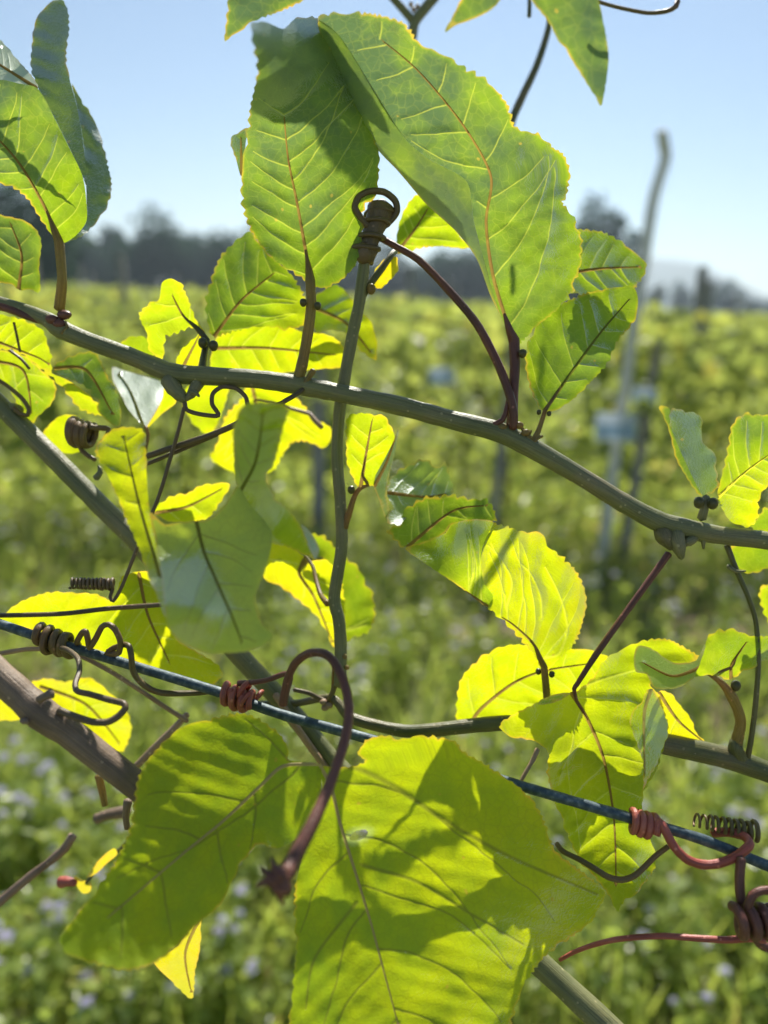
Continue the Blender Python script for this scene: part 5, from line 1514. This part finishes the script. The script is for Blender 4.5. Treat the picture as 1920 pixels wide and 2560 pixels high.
leaf(v5, 'leaf', [PN(0, 0.0, .33, a, g=(0, .3), tone=.95, ser=0)])
a = Z(0, 1920, (560, 710), (620, 620), (690, 550), (740, 520), (760, 560), (690, 620), (630, 680))
leaf(v5, 'leaf', [PN(0, 0.0, .33, a, g=(0, .3), tone=.9, ser=0)])
tube('shoot', Z(0, 1920, (560, 745, .331), (640, 640, .334), (760, 540, .338), (900, 430, .34)), M['stem_olive'], v5, r=(.8, .9, 1.0))
tube('shoot', Z(0, 1920, (395, 740, .332), (430, 735, .331), (490, 745, .33)), M['tendril_red'], v5, r=(2.6, 2.2, 1.4))

# ================================================================== VINE 6: big drooping leaf in front, hung on the dark red stalk
v6 = vine_root(560, 1740, .27, 'dark red stalk knotted on the wire with the biggest drooping leaves', 'vine_shoot')
stalk = F((612, 1522, .256), (614, 1500, .255), (622, 1465, .253), (638, 1432, .250), (665, 1412, .246), (695, 1410, .242), (718, 1425, .239), (738, 1460, .236), (750, 1500, .233), (754, 1540, .229), (748, 1585, .224), (732, 1640, .218), (708, 1705, .211), (672, 1785, .202), (640, 1845, .196), (615, 1895, .190))
tube('stalk', stalk, M['petiole_red'], v6, r=(1.4, 1.35, 1.4, 1.45, 1.5, 1.6, 1.85, 2.2), step=.002, sides=14)
base = at(*F((608, 1905, .189))[0])
nv, nf = ball_geo((0, 0, 0), .0030, (1.15, .9, 1.0), 14, 10)
nv = np.array([p * (1 + .45 * noise.noise(Vector(p) * 420)) for p in nv]) + np.array(base)
mesh_obj('stalk_end', nv, nf, M['petiole_red'], v6, base)
for p_ in (((606, 1900), (570, 1905), (552, 1915)), ((610, 1890), (590, 1870), (585, 1852)), ((600, 1910), (605, 1935), (612, 1955)), ((600, 1900), (575, 1885), (562, 1872))):
    tube('husk', F(*[(x, y, .188) for x, y in p_]), M['petiole_red'], v6, r=(2.2, 1.2, .3))
tube('tendril', F((612, 1522, .256), (620, 1490, .257), (628, 1458, .259), (612, 1456, .262), (580, 1468, .266), (545, 1474, .270), (515, 1476, .272)), M['petiole_red'], v6, r=(1.15, 1.0, .95, .9, 1.1))
coil(v6, (560, 1735, .2725), (632, 1757, .2705), 3.4, 3.5, 1.35, 'tendril_red', jitter=.5, seed=3, taper=.8)
coil(v6, (590, 1722, .2720), (630, 1760, .2700), 2.8, 4.0, 1.2, 'tendril_red', jitter=.8, seed=8, phase=2.0, taper=.6)
# L29/L30
midL = F((690, 1650), (612, 1655), (560, 1700), (480, 1775), (400, 1840), (300, 1925), (200, 2010))
oL = F((690, 1652), (650, 1645), (622, 1640), (620, 1615), (600, 1582), (545, 1547), (500, 1541), (430, 1560), (370, 1590), (322, 1640), (300, 1682), (290, 1740), (278, 1800), (250, 1860), (205, 1925), (160, 1980), (130, 2030), (150, 2062), (205, 2082), (270, 2095), (330, 2080), (380, 2042), (430, 1992), (470, 1962), (490, 1930), (520, 1870), (556, 1825), (600, 1832), (655, 1800), (684, 1750), (694, 1695))
cL = [(p[0] / .864, p[1] / .864, p[2]) for p in ((690, 1650, 0), (612, 1655, -3), (480, 1775, -10), (300, 1925, -24), (140, 2040, -38), (270, 2090, -36), (430, 1990, -26), (520, 1870, -18), (556, 1825, -14), (640, 1815, -6), (690, 1700, -2), (540, 1547, 2), (430, 1560, -3), (300, 1690, -13), (250, 1860, -25), (640, 1740, -4))]
oR = F((690, 1652), (696, 1690), (690, 1740), (672, 1800), (655, 1850), (640, 1905), (636, 1980), (640, 2050), (632, 2150), (628, 2280), (760, 2330), (900, 2350), (1080, 2300), (1100, 2220), (1118, 2160), (1142, 2110), (1182, 2060), (1240, 2020), (1282, 1985), (1296, 1952), (1306, 1934), (1290, 1911), (1242, 1872), (1197, 1832), (1182, 1790), (1160, 1742), (1110, 1692), (1050, 1652), (1000, 1622), (985, 1602), (930, 1591), (870, 1597), (830, 1590), (790, 1600), (775, 1630), (790, 1645), (735, 1658))
cR = [(p[0] / .864, p[1] / .864, p[2]) for p in ((690, 1652, 0), (850, 1592, -2), (1000, 1622, 0), (1180, 1790, 4), (1295, 1935, 9), (1200, 2050, 7), (1000, 1780, 0), (830, 1900, -4), (1050, 2000, -1), (640, 1905, -4), (632, 2150, -12), (870, 2150, -9), (760, 2320, -15), (1090, 2260, -3))]
leaf(v6, 'leaf', [PV(5, 1.0, .248, oL, midL, tone=.46, ser=5, ruf=.6, vw=1.6, c=cL, plain=(0, 1, 27, 28, 29, 30)),
                  PV(5, 1.0, .248, oR, F((690, 1652), (715, 1700), (735, 1780), (760, 1860), (800, 1990), (835, 2120), (870, 2250)), tone=.50, grad=(.0, -.14), ser=5, ruf=.5, vw=1.6, c=cR, plain=(0, 1, 2, 3, 4), holes=((897, 2088, 24, 12, -.35),), lines=[(F((690, 1652), (770, 1660), (860, 1705), (960, 1772), (1100, 1850), (1290, 1932)), 4.5), (F((780, 1868), (900, 1905), (1010, 1970), (1130, 2040)), 3.2), (F((770, 1950), (680, 2070), (660, 2180)), 3)])],
     ribmat='midrib_pale', label='biggest three-lobed leaf drooping at the bottom with a small hole')

# L31 small yellow leaf below
a = F((325, 2066), (350, 2060), (378, 2048), (410, 2005), (432, 1978), (430, 2060), (421, 2100), (416, 2156), (400, 2150), (362, 2112), (340, 2090))
leaf(v6, 'leaf', [Patch(.300, a, F((432, 1980), (400, 2060), (414, 2150)), g=(0, .35), tone=.85, ser=2)])

# L16 : near, blurred three-lobed leaf left of centre
A16 = [(239, 1123), (266, 1085), (290, 1071), (328, 1069), (359, 1077), (364, 1116), (366, 1174), (374, 1280), (390, 1360), (404, 1440), (415, 1540), (385, 1470), (347, 1370), (320, 1309), (289, 1231), (266, 1181)]
C16 = [(374, 1280), (410, 1310), (445, 1307), (485, 1305), (525, 1297), (560, 1262), (593, 1216), (625, 1260), (680, 1330), (665, 1420), (640, 1490), (655, 1560), (680, 1592), (640, 1622), (580, 1630), (510, 1628), (450, 1605), (425, 1570), (415, 1540), (404, 1440), (390, 1360)]
B16 = [(608, 1013), (640, 1008), (670, 1006), (709, 1011), (722, 1027), (709, 1066), (697, 1116), (682, 1166), (664, 1193), (689, 1247), (720, 1270), (747, 1309), (768, 1352), (790, 1397), (760, 1385), (715, 1365), (672, 1352), (625, 1270), (593, 1216), (585, 1147), (581, 1085), (590, 1046)]
leaf(v6, 'leaf', [
    PV(5, 1.0, .228, C16, [(490, 1300), (510, 1380), (540, 1450), (580, 1540), (610, 1620)], ruf=.5, pal=.32, tone=.48, ser=1,
          c=[(374, 1280, 0), (485, 1305, 2), (593, 1216, 4), (680, 1330, 0), (470, 1370, 0), (500, 1440, -9), (430, 1440, -9), (420, 1540, -22), (500, 1540, -22), (575, 1500, -10), (600, 1440, -5), (640, 1500, -6), (450, 1600, -17), (540, 1625, -14), (680, 1592, -10)], plain=(6, 7, 8)),
    PV(5, 1.0, .240, A16, [(400, 1440), (350, 1270), (305, 1075)], g=(0, .3), tone=.62, ser=3, plain=(6, 7, 8, 9), c=[(374, 1280, -4), (415, 1540, -32), (404, 1440, -18), (300, 1075, 10), (240, 1123, 8), (347, 1370, -8)]),
    PV(5, 1.0, .228, B16, [(600, 1230), (640, 1150), (660, 1020)], tone=.42, ser=2, c=[(593, 1216, 8), (680, 1340, 4), (608, 1013, -28), (709, 1011, -24), (682, 1166, -6), (790, 1397, 8), (700, 1260, -2), (585, 1120, -12)]),
], ribmat='vein_dark', label='near out-of-focus leaf left of centre with a pale lower lobe')
a = [(753, 1312), (768, 1322), (784, 1342), (797, 1368), (797, 1382), (788, 1397), (772, 1370), (764, 1345)]
leaf(v6, 'leaf', [PN(0, 0.0, .236, a, g=(.2, -1.1), tone=.1, pal=.6, ser=0, ruf=.3)])

# ================================================================== VINE 7: tendrils wound on the wire at the right
v7 = vine_root(1900, 2300, .25, 'red tendrils wound on the wire at the lower right')
coil(v7, Z(1280, 1700, (770, 910, .2612))[0] + (), Z(1280, 1700, (925, 955, .2605))[0] + (), 3.4, 3.4, 1.2, 'tendril_red', jitter=.16, taper=1.35, seed=5,
     tail=Z(1280, 1700, (960, 920, .2575), (1000, 990, .256), (1050, 1080, .255), (1130, 1160, .255), (1230, 1195, .255), (1330, 1190, .2545), (1430, 1155, .254), (1510, 1100, .254), (1540, 1060, .256), (1500, 1010, .260), (1400, 985, .264), (1300, 990, .267)))
coil(v7, Z(1280, 1700, (1585, 985, .262))[0], Z(1280, 1700, (1180, 905, .266))[0], 10, 2.9, .85, 'tendril_olive', jitter=.3, taper=.5, grow=-.3)
tube('tendril', Z(1280, 1700, (1010, 1080, .262), (930, 1140, .262), (860, 1210, .262), (790, 1270, .262), (710, 1295, .262), (620, 1275, .263), (540, 1225, .264), (440, 1165, .265), (330, 1110, .267), (290, 1060, .27)), M['tendril_olive'], v7, r=(.9, 1.0, 1.1, 1.0, .9), step=.0018)
tube('tendril', Z(1280, 1960, (1485, 480, .252), (1475, 600, .251), (1480, 720, .250), (1510, 850, .249), (1540, 950, .249), (1600, 1030, .25), (1700, 1080, .251)), M['petiole_red'], v7, r=(1.5, 1.6, 1.4, 1.5))
tube('tendril', Z(1280, 1960, (310, 1140, .275), (400, 1090, .272), (520, 1045, .268), (660, 1010, .264), (820, 992, .260), (1000, 985, .257), (1200, 1000, .254), (1400, 1010, .252), (1530, 1000, .250), (1640, 1010, .249)), M['tendril_red'], v7, r=(.7, .9, 1.0, 1.1, 1.2))
coil(v7, Z(1280, 1960, (1440, 880, .247))[0], Z(1280, 1960, (1690, 890, .247))[0], 3.0, 4.0, 1.7, 'petiole_red', jitter=.3, seed=2)
tube('tendril', Z(1280, 1960, (1540, 860, .247), (1530, 790, .246), (1560, 720, .246), (1620, 690, .246), (1720, 690, .246)), M['petiole_red'], v7, r=(1.6, 1.4, 1.3))

# ================================================================== VINE 8: the shoot at the top of the picture
v8 = vine_root(1035, 90, .262, 'thin forked shoot at the top with hanging leaves against the sky')
tube('stem', F((882, 130, .40), (890, 80, .40), (896, 48, .40), (915, 22, .40), (950, -20, .40), (1010, -90, .40)), M['stem_green'], v8, r=(2.6, 2.7, 2.7, 2.3), sides=12)
tube('shoot', F((894, 48, .40), (872, 22, .40), (845, -8, .40), (800, -60, .40)), M['stem_green'], v8, r=(2.3, 2.0, 2.0))
for gx, gy in ((893, 20), (902, 14), (888, 10)): node_knob(v8, gx / .864, gy / .864, .40, 1.2, 'petiole', (1, 1, 1.2), 'bud')
a = F((484, 92), (487, 50), (492, 10), (505, -50), (620, -80), (690, -30), (640, 8), (590, 30), (545, 45), (508, 76))
leaf(v8, 'leaf', [PN(0, 0.0, .245, a, F((660, -40), (570, 0), (486, 90)), g=(0, .25), tone=.02, ser=3)])  # low tone of the three top leaves imitates greying by glare
a = F((960, 68), (978, 34), (998, -6), (1030, -60), (1100, -60), (1085, -5), (1062, 20), (1020, 42), (985, 55))
leaf(v8, 'leaf', [PN(0, 0.0, .225, a, F((1080, -50), (1020, 10), (962, 66)), g=(0, .2), tone=.02, ser=1)])
a = F((1297, 230), (1288, 210), (1265, 175), (1235, 130), (1222, 105), (1205, 88), (1180, 42), (1145, -5), (1120, -70), (1250, -90), (1285, -20), (1300, 30), (1310, 75), (1314, 130), (1308, 190))
leaf(v8, 'leaf', [PN(0, 0.0, .222, a, F((1190, -80), (1240, 20), (1270, 110), (1297, 225)), g=(0, .2), fold=.15, tone=.04, ser=1)])
tube('tendril', F((1270, -20, .24), (1290, 2, .24), (1340, 17, .24), (1400, 28, .24), (1440, 24, .24), (1460, 14, .24), (1464, 2, .24)), M['tendril_olive'], v8, r=(.5, .55, .6, .9))
tube('shoot', F((1200, -40, .40), (1185, 60, .40), (1160, 140, .40), (1130, 205, .40), (1105, 262, .40), (1092, 320, .40)), M['stem_olive'], v8, r=(1.5, 1.8, 2.2, 2.2))
tube('shoot', F((1143, -30, .36), (1144, 0, .36), (1143, 36, .36)), M['stem_olive'], v8, r=1.0)


def shade_outline(pts, d, t):
    """outline and depth of an unseen leaf added t metres sunward to shade a traced patch"""
    out = []
    inv = CAM_M.inverted()
    for x, y in pts:
        w = inv @ (at(x, y, d) + SUN_DIR * t)
        out.append((960 + w.x / -w.z * FPX, 1280 - w.y / -w.z * FPX))
    w = inv @ (at(*pts[0], d) + SUN_DIR * t)
    return out, -w.z


for pts, d, t in ((F((560, 20), (700, 20), (740, 110), (815, 200), (830, 330), (700, 322), (620, 330), (570, 310), (545, 200)), .262, .17),
                  (F((700, 70), (760, 110), (850, 260), (930, 342), (1010, 388), (1020, 470), (1005, 500), (930, 470), (830, 360), (740, 220)), .290, .19)):
    o_, d_ = shade_outline(pts, d, t)
    leaf(v8, 'leaf', [PV(6, 0.0, d_, o_, tone=.35, g=(0, .1), ser=5)])  # unseen leaves, added above the frame to shade the two big leaves


# ------------------------------------------------------------------ air between here and the hills
def haze_box(x0, x1, y0, y1, z0, z1, density):
    m, nt, out = new_mat('haze_air')
    v = N(nt, 'VolumePrincipled')
    v.inputs['Color'].default_value = (0.72, 0.87, 1.0, 1)
    v.inputs['Density'].default_value = density
    v.inputs['Anisotropy'].default_value = 0.45
    nt.links.new(v.outputs[0], out.inputs['Volume'])
    V = [(x, y, z) for z in (z0, z1) for y in (y0, y1) for x in (x0, x1)]
    Fc = [(0, 2, 3, 1), (4, 5, 7, 6), (0, 1, 5, 4), (2, 6, 7, 3), (0, 4, 6, 2), (1, 3, 7, 5)]
    o = mesh_obj('haze', V, Fc, m, smooth=False)
    tag(o, 'thin pale haze hanging over the field', kind='stuff')


haze_box(-905, 905, -65, 1255, -2.2, 75, 0.0009)
